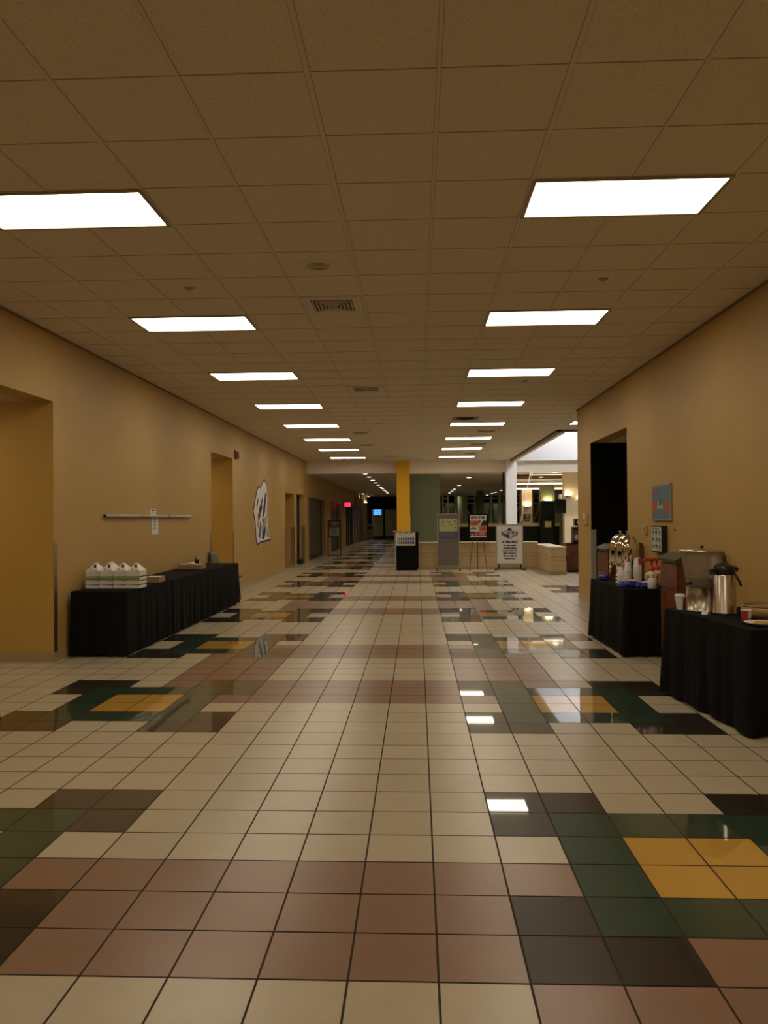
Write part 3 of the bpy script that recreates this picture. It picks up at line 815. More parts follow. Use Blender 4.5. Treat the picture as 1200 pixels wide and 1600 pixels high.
waste_cabinet(8.06, 8.64, 'mahogany waste cabinet with green-grey top between the two right tables')
waste_cabinet(10.95, 11.62, 'mahogany waste cabinet behind the chrome urns, by the black opening')

# ------------------------------------------------------------------ urn table
ZR = .752
def urn(x, y, label, first_=None):
    if first_: return dup(first_, (x, y, ZR), None, label)
    o = thing('coffee_urn', label, 'coffee urn', (x, y, ZR), 0, 'polished coffee urns')
    r = .138; prof = [(r * .95, .195), (r, .205), (r, .40)]
    for q in range(1, 11):
        a_ = PI / 2 * q / 10; prof.append((max(.004, r * math.cos(a_)), .40 + .185 * math.sin(a_)))
    MB().lathe(prof, n=40).build('dome_body', M['chrome'], o)
    MB().lathe([(.015, .583), (.008, .592), (.008, .605), (.028, .610), (.028, .615), (.004, .618)], n=16).build('knob', M['steel'], o)
    MB().lathe([(r * 1.01, .190), (r * 1.03, .197), (r * 1.01, .210)], n=40).build('ring', M['steel'], o)
    MB().lathe([(.10, 0), (.105, .01), (.04, .02), (.035, .06)], n=28).build('burner', M['metal_dark'], o)
    for q in range(4):
        a_ = PI / 4 + q * PI / 2 + .2
        c_, s_ = math.cos(a_), math.sin(a_)
        MB().tube([(c_ * r * 1.0, s_ * r * 1.0, .24), (c_ * r * 1.0, s_ * r * 1.0, .06), (c_ * r * 1.12, s_ * r * 1.12, .0)], .010, 10).build('leg', M['chrome'], o)
    f = MB().tube([(-.10, -.10, .20), (-.15, -.14, .19), (-.165, -.155, .17), (-.165, -.155, .13)], .013, 10).build('spigot', M['chrome'], o)
    MB().tube([(-.15, -.14, .19), (-.15, -.14, .235)], .008, 8).build('spigot_lever', M['black'], f)
    return o
u1 = urn(2.60, 9.86, 'polished chrome coffee urn in front, nearer the cup stacks')
urn(2.60, 10.2, 'polished chrome coffee urn at the back of the pair', u1)
def cup_mesh():
    o = thing('paper_cup', 'x', 'cup', (0, 0, 0), 0, 'upturned paper cups in stacks')
    MB().lathe([(.048, 0), (.0515, .002), (.0515, .0065), (.0475, .008), (.036, .108), (.034, .110), (.0, .110)], n=28, cap=False).build('cup_wall', M['paper'], o)
    p_ = MB(); vs = []; fs = []
    for q in range(9):
        a_ = PI * .98 + q / 8 * .95
        for rr, z in ((.0461, .028), (.0366, .104)): vs.append(((rr + .0006) * math.cos(a_), (rr + .0006) * math.sin(a_), z))
    for q in range(8): fs.append((2 * q, 2 * q + 2, 2 * q + 3, 2 * q + 1))
    p_.add(vs, fs, None, True).build('red_panel', M['red'], o)
    return o
cup0 = cup_mesh(); cu_used = False
for sx, sy, n_, nm in ((2.495, 9.50, 8, 'left cup stack'), (2.645, 9.60, 10, 'taller right cup stack'), (2.44, 9.62, 5, 'short cup stack behind')):
    for q in range(n_):
        loc = (sx + random.uniform(-.0015, .0015), sy, ZR + q * .0215)
        lab = ('top' if q == n_ - 1 else ['bottom', 'second-lowest', 'third-lowest', 'fourth', 'fifth', 'sixth', 'seventh', 'eighth', 'ninth'][q]) + f' white and red paper cup of the {nm}'
        rz = random.uniform(-.5, .3) if sx != 2.645 else random.uniform(1.3, 2.0)
        if not cu_used: cu_used = True; cup0.location = loc; cup0['label'] = lab
        else: dup(cup0, loc, rz, lab)
def syrup(x, y, label, rz=0):
    o = thing('syrup_bottle', label, 'pump bottle', (x, y, ZR), rz, 'red pump syrup bottles')
    MB().lathe([(.052, 0), (.055, .008), (.055, .085), (.050, .10), (.022, .115), (.020, .125)], n=26).build('bottle_body', M['jug'], o)
    s = MB()
    for q in range(9):
        a_ = 3.4 + q * .26
        s.box(-.004, .004, -.0005, .0012, 0, .022 + .01 * (q % 2), X=Matrix.Translation((.0562 * math.cos(a_), .0562 * math.sin(a_), .04 + .012 * (q % 3))) @ Matrix.Rotation(a_ + PI / 2, 4, 'Z'))
    s.build('printed_marks', M['red'], o)
    MB().lathe([(.026, .12), (.026, .145), (.012, .15), (.010, .19), (.022, .193), (.022, .205)], n=20).build('pump', M['redp'], o)
    MB().tube([(0, 0, .198), (-.05, -.01, .205), (-.085, -.016, .198), (-.092, -.018, .18)], .0085, 8).build('nozzle', M['redp'], o)
    o.scale = (1.35, 1.35, 1.5)
    return o
syrup(2.68, 9.14, 'cream syrup bottle with red pump left of the mahogany cabinet, front one')
syrup(2.79, 9.32, 'cream syrup bottle with red pump, tucked behind the front one')
o = thing('lidded_jar', 'white round-shouldered jar at the front corner of the urn table', 'jar', (2.605, 8.875, ZR))
MB().lathe([(.046, 0), (.049, .006), (.049, .075), (.046, .092), (.036, .100)], n=28).build('jar_body', M['paper'], o)
MB().lathe([(.040, .098), (.041, .108), (.030, .114), (.0, .115)], n=28, cap=False).build('lid', M['paper'], o)
crumple('plastic_bag', M['blue'], (2.385, 9.06, ZR), .10, .10, .042, 5, 'crumpled dark blue plastic packet in front of the left cup stack', 'plastic bag', 4, .4)
crumple('plastic_bag', M['blue'], (2.525, 8.97, ZR), .075, .085, .036, 8, 'crumpled dark blue packet between the cups and the white jar', 'plastic bag', 4, .4)
crumple('plastic_bag', M['blue'], (2.36, 10.10, ZR), .055, .06, .045, 11, 'bright blue packet at the far left corner beside the back urn', 'plastic bag', 4, .3)
crumple('paper_napkin', M['pinkp'], (2.44, 9.03, ZR + .068), .045, .03, .012, 12, 'crumpled pink napkin lying on the blue packet', 'napkin', 3, .4)
crumple('paper_napkin', M['paper'], (2.55, 8.95, ZR + .06), .045, .02, .008, 13, 'white napkin scrap lying on the blue packet by the jar', 'napkin', 3, .3)
o = thing('sauce_cup', 'small black condiment cup beside the white jar', 'cup', (2.655, 8.93, ZR)); MB().lathe([(.022, 0), (.03, .05)], n=18).build('cup_wall', M['black'], o)

# ------------------------------------------------------------------ drink table
o = thing('drink_dispenser', 'large frosted drink dispenser on a steel base with a flat lid', 'drink dispenser', (2.405, 6.77, ZR))
MB().lathe([(.135, 0), (.138, .01), (.130, .016), (.130, .20), (.134, .205)], n=40).build('base', M['steel'], o)
v = MB().lathe([(.120, .206), (.125, .212), (.168, .49), (.170, .50)], n=40).build('vessel', M['frost'], o)
MB().lathe([(.10, .215), (.115, .285)], n=30).build('drink', M['ice'], v)
MB().lathe([(.180, .498), (.182, .512), (.15, .520), (.06, .528), (.0, .530)], n=40, cap=False).build('lid', M['steel'], o)
MB().lathe([(.016, .528), (.012, .538), (.018, .548), (.0, .55)], n=16, cap=False).build('lid_knob', M['metal_dark'], o)
MB().tube([(-.11, -.06, .235), (-.155, -.085, .235), (-.158, -.087, .215)], .012, 10).build('spigot', M['black'], o)
def airpot(x, y, label, f=None):
    if f: return dup(f, (x, y, ZR), 2.2, label)
    o = thing('airpot', label, 'airpot', (x, y, ZR), 0, 'steel pump airpots')
    MB().lathe([(.086, 0), (.090, .006), (.090, .012), (.088, .016), (.088, .315), (.084, .32)], n=36).build('body', M['steel'], o)
    MB().lathe([(.090, .0), (.092, .01), (.088, .012)], n=36).build('base_ring', M['black'], o)
    MB().lathe([(.080, .318), (.084, .325), (.083, .37), (.074, .395), (.05, .402), (.0, .404)], n=32, cap=False).build('pump_head', M['black'], o)
    MB().tube([(-.06, -.03, .35), (-.115, -.05, .35), (-.128, -.055, .345), (-.132, -.057, .325)], .021, 12).build('nozzle', M['black'], o)
    MB().tube([(.045, -.075, .345), (.055, -.095, .32), (.080, -.105, .27), (.092, -.105, .235)], .0095, 10).build('handle', M['black'], o)
    return o
a1 = airpot(2.505, 6.55, 'brushed steel airpot with black pump top in front of the drink dispenser')
airpot(2.60, 6.90, 'second steel airpot mostly hidden behind the front one', a1)
o = thing('lidded_coffee_cup', 'white coffee cup with lid and red band at the far table corner', 'cup', (2.250, 6.86, ZR))
MB().lathe([(.030, 0), (.042, .112)], n=28).build('cup_wall', M['paper'], o)
MB().lathe([(.045, .110), (.045, .120), (.038, .124), (.036, .134), (.0, .135)], n=28, cap=False).build('lid', M['paper'], o)
def band(o, r0, r1, z0, z1, a0, a1_, m='red'):
    vs = []; fs = []
    for q in range(13):
        a_ = a0 + (a1_ - a0) * q / 12
        vs += [(r0 * math.cos(a_), r0 * math.sin(a_), z0), (r1 * math.cos(a_), r1 * math.sin(a_), z1)]
    for q in range(12): fs.append((2 * q, 2 * q + 2, 2 * q + 3, 2 * q + 1))
    return MB().add(vs, fs, None, True).build('red_band', M[m], o)
band(o, .0312, .0425, .008, .105, -1.25, .3)
o = thing('open_paper_cup', 'open white and red paper cup beside the plate at the right edge', 'cup', (2.462, 6.02, ZR))
MB().lathe([(.0, .004), (.030, .004), (.0395, .090), (.041, .093), (.040, .095), (.037, .09), (.029, .006)], n=28, cap=False).build('cup_wall', M['paper'], o)
band(o, .0308, .0402, .004, .088, 3.3, 4.7)
o = thing('dinner_plate', 'white plate with pastry crumbs at the right edge of the photo', 'plate', (2.515, 5.86, ZR))
MB().lathe([(.07, 0), (.075, .004), (.125, .020), (.128, .022), (.122, .022), (.075, .009), (.0, .008)], n=44, cap=False).build('plate_body', M['paperl'], o)
crumple('pastry', M['bread'], (2.505, 5.86, ZR + .012), .06, .05, .010, 21, 'flat golden pastry pieces lying on the white plate', 'pastry', 3, .35)
o = thing('bread_basket', 'yellow-tan woven half-round basket behind the plate', 'basket', (2.72, 6.24, ZR))
MB().lathe([(.13, 0), (.16, .008), (.190, .04), (.195, .075), (.185, .10), (.178, .10), (.182, .07), (.15, .02), (.0, .015)], n=48, cap=False).build('basket_body', M['wick'], o)
MB().lathe([(.186, .094), (.193, .10), (.190, .108), (.178, .108), (.176, .10)], n=48, cap=False).build('rim', M['card'], o)
o.location = (2.725, 6.25, ZR)
o = thing('price_card', 'small white folded label at the cloth edge below the drink dispenser', 'label card', (2.335, 6.50, ZR))
MB().prism([(-.02, 0), (0, .030), (.02, 0), (.017, 0), (0, .026), (-.017, 0)], -.03, .03, 'y').build('card', M['paper'], o).rotation_euler = (0, 0, .5)
s = MB().box(-.006, .006, -.0315, -.030, .004, .010).build('printed_text', M['ink'], o)

# ------------------------------------------------------------------ low wall, pillars, kiosk
FYC = 23.9
o = thing('low_partition', 'low tan laminate partition with pale ledge behind the three floor signs', 'partition', (0, 0, 0))
bm_ = MB(); bm_.box(-.68, 3.62, FYC, FYC + .35, .09, .79); bm_.box(3.62, 4.03, 21.57, FYC + .35, .09, .72)
bm_.build('panel_wall', M['tan'], o)
ld = MB(); ld.box(-.70, 3.62, FYC - .025, FYC + .38, .79, .83, bev=.004)
ld.box(3.60, 4.05, 21.545, FYC + .38, .72, .755, bev=.004)
ld.build('ledge', M['tanl'], o)
sk = MB(); sk.box(-.68, 3.61, FYC - .01, FYC + .3, 0, .09); sk.box(3.61, 4.04, 21.56, FYC + .3, 0, .09)
sk.build('base_tiles', M['base'], o)
gr = MB()
for z in (.40, .50): gr.box(-.68, 3.62, FYC - .004, FYC, z, z + .012); gr.box(3.616, 3.62, 21.57, FYC, z - .02, z - .008); gr.box(3.62, 4.03, 21.566, 21.57, z - .02, z - .008)
for x in (.1, 1.35, 2.6): gr.box(x, x + .006, FYC - .004, FYC, .09, .79)
gr.build('panel_joint', M['card'], o)
st = MB()
for x in [.35 + q * .62 for q in range(6)]:
    for z in (.16, .62):
        st.cyl(0, 0, 0, .006, .012, 10, X=Matrix.Translation((x, FYC, z)) @ Matrix.Rotation(PI / 2, 4, 'X'))
tag(st.build('stud', M['metal_dark'], o), kind='stuff')
bx(4.03, 4.06, 21.6, 21.75, .36, .50).build('latch', M['black'], o)

o = thing('yellow_pillar', 'golden yellow square pillar rising behind the black kiosk', 'pillar', (-.495, BY - .24, 0))
bx(-.235, .235, 0, .235, 0, CH).build('shaft', M['yellow'], o)
bx(.235, .25, .1, .2, 1.0, 1.65).build('edge_strip', M['tanl'], o)
o = thing('green_wall_panel', 'sage green wall section between the yellow pillar and the dining opening', 'wall panel', (.3, BY, 0))
bx(-.56, .54, .02, .2, 0, 3.15).build('panel', M['green'], o)
bx(-.56, 2.78, -.005, .1, 3.15, 3.2).build('head_trim', M['cream'], o)
o = thing('white_pillar', 'bright white square pillar behind the athletics sign', 'pillar', (3.36, BY - .22, 0))
bx(-.19, .19, 0, .4, 0, CH).build('shaft', M['white'], o)
o = thing('door_post', 'slim black vertical post left of the white pillar', 'post', (3.1, BY, 0))
bx(-.03, .03, .02, .1, 0, 3.2).build('post_body', M['black'], o)

# kiosk with taped poster
KX, KY = -.31, 23.5
o = thing('black_kiosk', 'black podium kiosk with a tan top in front of the yellow pillar', 'kiosk', (KX, KY, 0))
bx(-.32, .34, 0, .34, .06, 1.14, bev=.006).build('cabinet', M['blackm'], o)
bx(-.29, .31, .03, .33, 0, .06).build('plinth', M['blackm'], o)
bx(-.37, -.325, .0, .35, 0, 1.13).build('side_panel', M['gsil'], o)
bx(-.42, .10, -.02, .36, 1.145, 1.18, bev=.005).build('top', M['wick'], o)
o = thing('taped_poster', 'white poster with rows of dark figures taped to the black kiosk', 'poster', (KX, KY, 0), 0)
bx(-.33, .25, -.028, -.022, .745, 1.14).build('sheet', M['paper'], o)
s = MB(); 
for q in range(10):
    s.box(-.28 + q * .052, -.25 + q * .052, -.030, -.028, .79, .875); s.box(-.275 + q * .052, -.255 + q * .052, -.030, -.028, .875, .895)
    s.box(-.28 + q * .052, -.25 + q * .052, -.030, -.028, .905, .97); s.box(-.275 + q * .052, -.255 + q * .052, -.030, -.028, .97, .985)
    if q % 3: s.box(-.28 + q * .052, -.25 + q * .052, -.030, -.028, 1.10, 1.13)
tag(s.build('printed_figures', M['navy'], o), kind='stuff')
s = MB(); s.add([(-.31, -.0305, 1.08), (-.29, -.0305, 1.09), (.0, -.0305, 1.03), (.0, -.0305, 1.02)], [(0, 1, 2, 3)]); s.add([(0, -.0305, 1.09), (.02, -.0305, 1.09), (.2, -.0305, 1.0), (.18, -.0305, 1.0)], [(0, 1, 2, 3)])
s.build('diagonal_stripe', M['gsil'], o)

# rolling sign stand
SX, SY = .91, 23.2
o = thing('rolling_sign_stand', 'tall grey rolling sign stand with lime and violet poster', 'sign stand', (SX, SY, 0))
fr = MB()
for sx in (-.325, .305): fr.box(sx, sx + .022, 0, .022, .10, 1.69)
fr.box(-.325, .327, 0, .022, 1.672, 1.69); fr.box(-.325, .327, 0, .022, .155, .175); fr.build('frame', M['greyl'], o)
bx(-.30, .30, .004, .014, .17, 1.67).build('backing_panel', M['grey'], o)
pf = MB(); pf.box(-.28, .285, -.004, .004, .17, .83); pf.build('ribbed_panel', M['grey'], o)
s = MB()
for q in range(28): s.box(-.278 + q * .02, -.268 + q * .02, -.007, -.004, .18, .82)
s.build('rib', M['rib'], o)['kind'] = 'stuff'
l_ = bx(-.265, .265, -.006, .002, 1.165, 1.545).build('lime_poster', M['lime'], o)
s = MB(); rnd = random.Random(4)
for q in range(46):
    x = rnd.uniform(-.22, .22); z = 1.46 - abs(rnd.gauss(0, .08)); s.box(x, x + rnd.uniform(.008, .025), -.0075, -.006, z, z + rnd.uniform(.008, .03))
tag(s.build('printed_map', M['ink'], l_), kind='stuff')
s = MB()
for q in range(26):
    x = rnd.uniform(-.22, .2); z = 1.44 - abs(rnd.gauss(0, .06)); s.box(x, x + rnd.uniform(.01, .03), -.0078, -.006, z, z + .012)
tag(s.build('printed_highlight', M['paper'], l_), kind='stuff')
v_ = bx(-.265, .265, -.006, .002, .975, 1.16).build('violet_poster', M['purple'], o)
s = MB()
for q in range(7): s.box(-.23, .22 - .05 * (q % 3), -.0075, -.006, 1.13 - q * .022, 1.135 - q * .022)
s.build('printed_text', M['gsil'], v_)
text('sign_heading', 'DINING LOCATIONS', .062, M['card'], o, (0, -.001, 1.60), off=.002, sx=.9)
for sx in (-.34, .33):
    MB().box(sx - .02, sx + .02, -.16, .18, .085, .11, bev=.004).build('foot', M['greyl'], o)
    for sy in (-.13, .15):
        MB().cyl(0, 0, -.012, .012, .042, 18, X=Matrix.Translation((sx, sy, .042)) @ Matrix.Rotation(PI / 2, 4, 'Y')).build('caster', M['black'], o)

# easel with poster
EX, EY = 1.80, 23.45
o = thing('display_easel', 'thin dark three-legged easel holding the food poster', 'easel', (EX, EY, 0))
for nm, p_ in (('leg', [(-.27, -.1, 0), (-.06, .02, 1.65)]), ('leg', [(.25, -.1, 0), (.06, .02, 1.65)]), ('leg', [(-.0, .34, 0), (0, .06, 1.68)])):
    MB().tube(p_, .010, 8).build(nm, M['mahog'], o)
MB().tube([(-.25, -.05, .945), (.25, -.05, .945)], .010, 8).build('tray_bar', M['mahog'], o)
o = thing('framed_poster', 'black framed NEW ITEMS food poster standing on the easel', 'poster', (EX - .0, EY - .06, .955), 0)
for a_ in ((-.275, .275, -.02, .02, 0, .028), (-.275, .275, -.02, .02, .682, .71), (-.275, -.247, -.02, .02, .028, .682), (.247, .275, -.02, .02, .028, .682)): pass
f = MB()
for a_ in ((-.29, .29, -.022, .0, -.01, .028), (-.29, .29, -.022, .0, .692, .725), (-.29, -.247, -.022, .0, .028, .692), (.247, .29, -.022, .0, .028, .692)): f.box(*a_)
f.build('frame', M['blackm'], o)
P_ = bx(-.25, .25, -.010, .0, .02, .70).build('sheet', M['paper'], o)
def pp(x0, x1, z0, z1, m, nm='printed_block', k=1): return bx(x0, x1, -.010 - .001 * k, -.009, z0, z1).build(nm, M[m], P_)
pp(-.245, .02, .375, .52, 'orange', 'food_photo'); pp(.02, .245, .375, .52, 'ink'); pp(.03, .245, .21, .37, 'orange', 'food_photo')
pp(-.02, .245, .065, .20, 'red'); pp(-.245, -.1, .065, .2, 'ctop'); pp(-.1, -.02, .065, .2, 'orange', 'food_photo')
s = MB(); s.prism([(.0, .375), (.06, .375), (.14, .52), (.08, .52)], -.0125, -.011, 'y'); s.build('diagonal_band', M['paper'], P_)
s = MB(); s.prism([(-.2, .40), (-.16, .46), (-.06, .49), (.0, .43), (-.06, .39)], -.0125, -.011, 'y'); s.prism([(.06, .26), (.1, .31), (.2, .33), (.23, .25), (.12, .23)], -.0125, -.011, 'y'); s.build('bread_shape', M['coral'], P_)
s = MB(); s.box(-.22, -.05, -.0125, -.010, .27, .30); s.box(-.18, -.09, -.0125, -.010, .32, .34); s.build('printed_text', M['navy'], P_)
s = MB(); s.box(.02, .2, -.0125, -.010, .15, .165); s.box(.04, .19, -.0125, -.010, .10, .115); s.box(-.21, -.14, -.0125, -.010, .09, .13); s.build('printed_text', M['paper'], P_)
text('poster_title', 'NEW ITEMS', .115, M['ink'], P_, (0, -.012, .605), off=.004, sx=.72)

# athletics sign
AX, AY = 2.735, 23.5
o = thing('athletics_sign', 'white snap-frame floor sign with MOCS ATHLETICS lettering on black feet', 'sign', (AX, AY, 0))
f = MB()
f.box(-.40, .40, 0, .04, 1.325, 1.36, bev=.006); f.box(-.40, .40, 0, .04, .165, .20, bev=.006); f.box(-.40, -.375, 0, .04, .2, 1.325, bev=.004); f.box(.375, .40, 0, .04, .2, 1.325, bev=.004)
f.build('frame', M['greyl'], o)
P_ = bx(-.38, .38, .006, .034, .19, 1.335).build('sheet', M['white'], o)
f = MB(); f.box(-.345, -.30, .005, .035, .05, .165); f.box(.30, .345, .005, .035, .05, .165); f.build('post', M['black'], o)
bx(-.46, .46, .0, .04, .02, .045).build('base_bar', M['black'], o)
for sx in (-1, 1):
    MB().box(-.016, .016, -.22, .22, .0, .025, X=Matrix.Translation((sx * .40, .02, 0)) @ Matrix.Rotation(sx * .25, 4, 'Z')).build('foot', M['black'], o)
zc = 1.075
s = MB(); s.prism([(-.25, zc + .07), (-.12, zc + .10), (.12, zc + .10), (.25, zc + .07), (.23, zc - .05), (.0, zc - .17), (-.23, zc - .05)], .0045, .006, 'y'); s.build('logo_shield', M['gsil'], P_)
s = MB(); s.prism([(-.19, zc - .02), (.0, zc - .02), (.0, zc - .135), (-.15, zc - .055)], .003, .0045, 'y'); s.build('logo_navy_wedge', M['navy'], P_)
s = MB(); s.prism([(.0, zc - .02), (.08, zc - .02), (.06, zc - .08), (.0, zc - .12)], .003, .0045, 'y'); s.build('logo_light_wedge', M['paper'], P_)
s = MB(); s.prism([(-.07 + .07 + .07 * math.cos(a_ * PI / 10), zc + .10 + .075 * math.sin(a_ * PI / 10)) for a_ in range(11)], .003, .0045, 'y'); s.build('logo_crest', M['navy'], P_)
s = MB(); s.prism([(-.235, zc - .03), (-.235, zc + .055), (-.1, zc + .085), (.1, zc + .085), (.235, zc + .055), (.235, zc - .03), (.1, zc - .0), (-.1, zc - .0)], .002, .003, 'y'); s.build('logo_band', M['navy'], P_)
text('logo_lettering', 'MOCS', .125, M['paper'], P_, (0, .001, zc + .038), off=.005, sx=1.12)
text('sign_title', 'ATHLETICS', .092, M['ink'], P_, (0, .004, .835), shear=.3, off=.006, sx=.98)
for q, tx in enumerate(("For this week's", 'schedule please', 'check out the UC', 'Video Boards or', 'visit us online at', 'GoMocs.com')):
    text('sign_text', tx, .064, M['ink'], P_, (0, .004, .735 - q * .078), shear=.25, off=.004, sx=.93)

# far left notice frame
o = thing('floor_notice_frame', 'slim dark floor frame holding a white notice in the left passage', 'sign', (-3.48, 32.9, 0))
f = MB(); f.box(-.28, -.25, 0, .03, .02, 1.5); f.box(.25, .28, 0, .03, .02, 1.5); f.box(-.28, .28, 0, .03, .0, .035); f.box(-.28, .28, 0, .03, .78, .81); f.box(-.28, .28, 0, .03, 1.47, 1.5)
f.build('frame', M['metal_dark'], o)
bx(-.25, .25, .005, .02, .81, 1.47).build('board', M['mahog'], o)
MB().prism([(-.22, 1.42), (.22, 1.42), (.0, 1.27)], .0, .005, 'y').build('gold_pennant', M['card'], o)
sh2 = bx(-.20, .20, -.003, .005, .84, 1.20).build('notice_sheet', M['gsil'], o)
s = MB()
for q, wd in enumerate((.14, .11, .13, .10, .13, .11)): s.box(-wd, wd, -.005, -.003, 1.13 - q * .045, 1.15 - q * .045)
s.build('printed_text', M['ink'], sh2)

# ------------------------------------------------------------------ dining area beyond
HY = 30.5
o = thing('dining_half_wall', 'dark green half wall with tan ledge behind the low partition', 'half wall', (0, HY, 0))
bx(.84, 5.45, 0, .15, 0, 1.22).build('panel', M['dgreen'], o)
bx(.84, 5.45, -.06, .3, 1.22, 1.34, bev=.005).build('ledge', M['wick'], o)
o = thing('lit_pillar', 'tan pillar with a bright wall lamp standing behind the half wall', 'pillar', (4.38, 31.6, 0))
bx(-.2, .2, 0, .4, 0, 2.72).build('shaft', M['cream'], o)
def sconce(x, y, z, w_, label, es=None):
    o = thing('wall_sconce', label, 'wall lamp', (x, y, z), 0, 'uplighting wall lamps in the dining area')
    MB().prism([(-w_, .0), (w_, 0), (w_ * .8, -.06), (-w_ * .8, -.06)], -.12, 0, 'y').build('shade', M['metal_dark'], o)
    bx(-w_ * .85, w_ * .85, -.10, -.03, .0, .02).build('bulb', M['scon'], o)
sconce(4.38, 31.6, 2.02, .10, 'glowing uplight on the tan pillar')
o = thing('framed_plaque', 'small dark framed plaque on the tan lit pillar', 'plaque', (4.38, 31.6, 0))
bx(-.13, .13, -.03, 0, 1.44, 1.70).build('frame', M['metal_dark'], o)
s = MB(); s.box(-.09, .09, -.034, -.03, 1.48, 1.52); s.box(-.08, .08, -.034, -.03, 1.56, 1.58); s.box(-.07, .07, -.034, -.03, 1.62, 1.66); s.build('printed_text', M['lime'], o)
o = thing('olive_pillar', 'dark olive pillar with a framed brown picture right of the lit pillar', 'pillar', (4.95, 30.05, 0))
bx(-.26, .26, 0, .4, 2.18, 2.80).build('upper_shaft', M['olive'], o)
bx(-.26, .26, 0, .4, 0, 2.18).build('lower_shaft', M['dgreen'], o)
sconce(4.95, 30.05, 2.20, .14, 'glowing uplight on the olive pillar')
o = thing('framed_picture', 'square brown picture in a dark frame on the olive pillar', 'picture', (4.95, 30.05, 0))
bx(-.17, .17, -.03, 0, 1.14, 1.46).build('frame', M['metal_dark'], o)
bx(-.12, .12, -.034, -.03, 1.19, 1.41).build('print', M['wick'], o)
o = thing('cream_pillar', 'cream pillar with two wall lamps just left of the right wall end', 'pillar', (5.85, 29.3, 0))
bx(-.42, .42, 0, .4, 0, CH2).build('shaft', M['cream'], o)
sconce(6.05, 29.3, 2.22, .10, 'wall lamp on the right side of the cream pillar')
sconce(5.56, 29.3, 2.36, .09, 'wall lamp on the cream pillar above the black television')
o = thing('wall_television', 'black television hung off the cream pillar', 'television', (5.32, 29.2, 0), .35)
bx(-.24, .16, -.03, .03, 1.72, 2.22, bev=.01).build('screen_housing', M['blackm'], o)
MB().tube([(.1, .03, 2.2), (.2, .2, 2.3)], .02).build('bracket', M['metal_dark'], o)
bx(-.12, -.02, -.06, .04, 2.24, 2.40, bev=.01).build('camera_unit', M['white'], o)
# stepped cove across the dining area
o = thing('lighting_cove', 'stepped ceiling cove with glowing strips above the dining pillars', 'ceiling cove', (0, 0, 0))
bx(3.6, 9.5, 31.2, 31.6, 2.73, 2.86).build('lower_fascia', M['card'], o)
bx(3.6, 9.5, 31.6, 33.0, 3.0, 3.1).build('upper_fascia', M['cream'], o)
bx(3.6, 9.5, 31.25, 31.55, 2.68, 2.73).build('lower_strip', M['cove'], o)
bx(3.6, 9.5, 31.22, 31.34, 2.87, 2.93).build('middle_strip', M['cove'], o)
bx(4.4, 9.5, 30.7, 30.8, 3.2, 3.215).build('upper_strip', M['cove'], o)
MB().tube([(3.75, 29.6, 2.86), (7.0, 29.2, 2.98)], .032, 10).build('white_pipe', M['white'], o)
o = thing('hanging_cord', 'thin white cord slanting down from the beam in front of the dining area', 'cord', (0, 0, 0))
MB().tube([(4.02, 28.0, 3.2), (3.62, 27.9, 1.35)], .011, 6).build('long_cord', M['white'], o)
MB().tube([(4.10, 28.0, 3.2), (4.02, 28.0, 2.88)], .009, 6).build('short_cord', M['white'], o)
# window trusses far behind
def truss(x, y, w_, h0, h1, label, diag):
    o = thing('window_truss', label, 'truss frame', (x, y, 0), 0, 'white truss frames at the far windows')
    f = MB(); q = .045
    f.box(-w_ / 2 - q, -w_ / 2 + q, 0, .08, h0, h1); f.box(w_ / 2 - q, w_ / 2 + q, 0, .08, h0, h1); f.build('upright', M['truss'], o)
    f = MB()
    for z in (h1 - .28, h1 - .62, h0 + .05): f.box(-w_ / 2, w_ / 2, .01, .07, z - .035, z + .035)
    f.build('crossbar', M['truss'], o)
    MB().tube([(-w_ / 2 * diag, .04, h1 - .65), (w_ / 2 * diag, .04, h0 + .1)], .045, 6).build('diagonal', M['truss'], o)
    return o
TY = 52.
tx = [(692, 700, 1), (711, 712.5, 1), (725, 742, 1), (753, 766, -1), (767.8, 779, 1), (781, 786, 1), (800, 811, -1), (832, 841, -1)]
labs = ['leftmost, beside the sage green wall', 'second from the green wall, narrow', 'wide one above the food poster', 'left half of the pair nearest the black post', 'right half of the pair nearest the black post', 'cut off by the black post', 'seen just right of the white pillar', 'between the lit and olive pillars']
for (a_, b_, dg), lb in zip(tx, labs):
    xa, xb_ = (a_ - 652) / 1229 * TY, (b_ - 652) / 1229 * TY
    truss((xa + xb_) / 2, TY, xb_ - xa, 1.0, 3.15, 'pale truss frame, ' + lb, dg)
o = thing('window_sill_wall', 'olive rear wall with sill under the far truss frames', 'wall', (0, 54, 0))
bx(.9, 10.8, 0, .1, 0, 1.1).build('panel', M['olive'], o)
for a_, b_ in ((1.9, 2.5), (3.7, 4.9), (5.2, 6.5), (7.0, 8.3)): bx(a_, b_, 0, .1, 1.1, 2.6).build('backdrop_panel', M['green'], o)
o = thing('round_column', 'lit round green column among the far truss frames', 'column', (2.9, 50.5, 0))
MB().cyl(0, 0, 0, 2.95, .32, 32).build('shaft', M['rcol'], o)
o = thing('square_column', 'square green column right of the lit round one', 'column', (4.05, 50.5, 0))
bx(-.22, .22, 0, .4, 0, 3.3).build('shaft', M['green'], o)
o = thing('sage_column', 'sage green column between the olive and cream pillars', 'column', (6.3, 36.0, 0))
bx(-.55, .5, 0, .5, 0, 3.3).build('shaft', M['green'], o)
bx(-.62, -.55, 0, .5, 0, 3.3).build('edge_strip', M['gsil'], o)

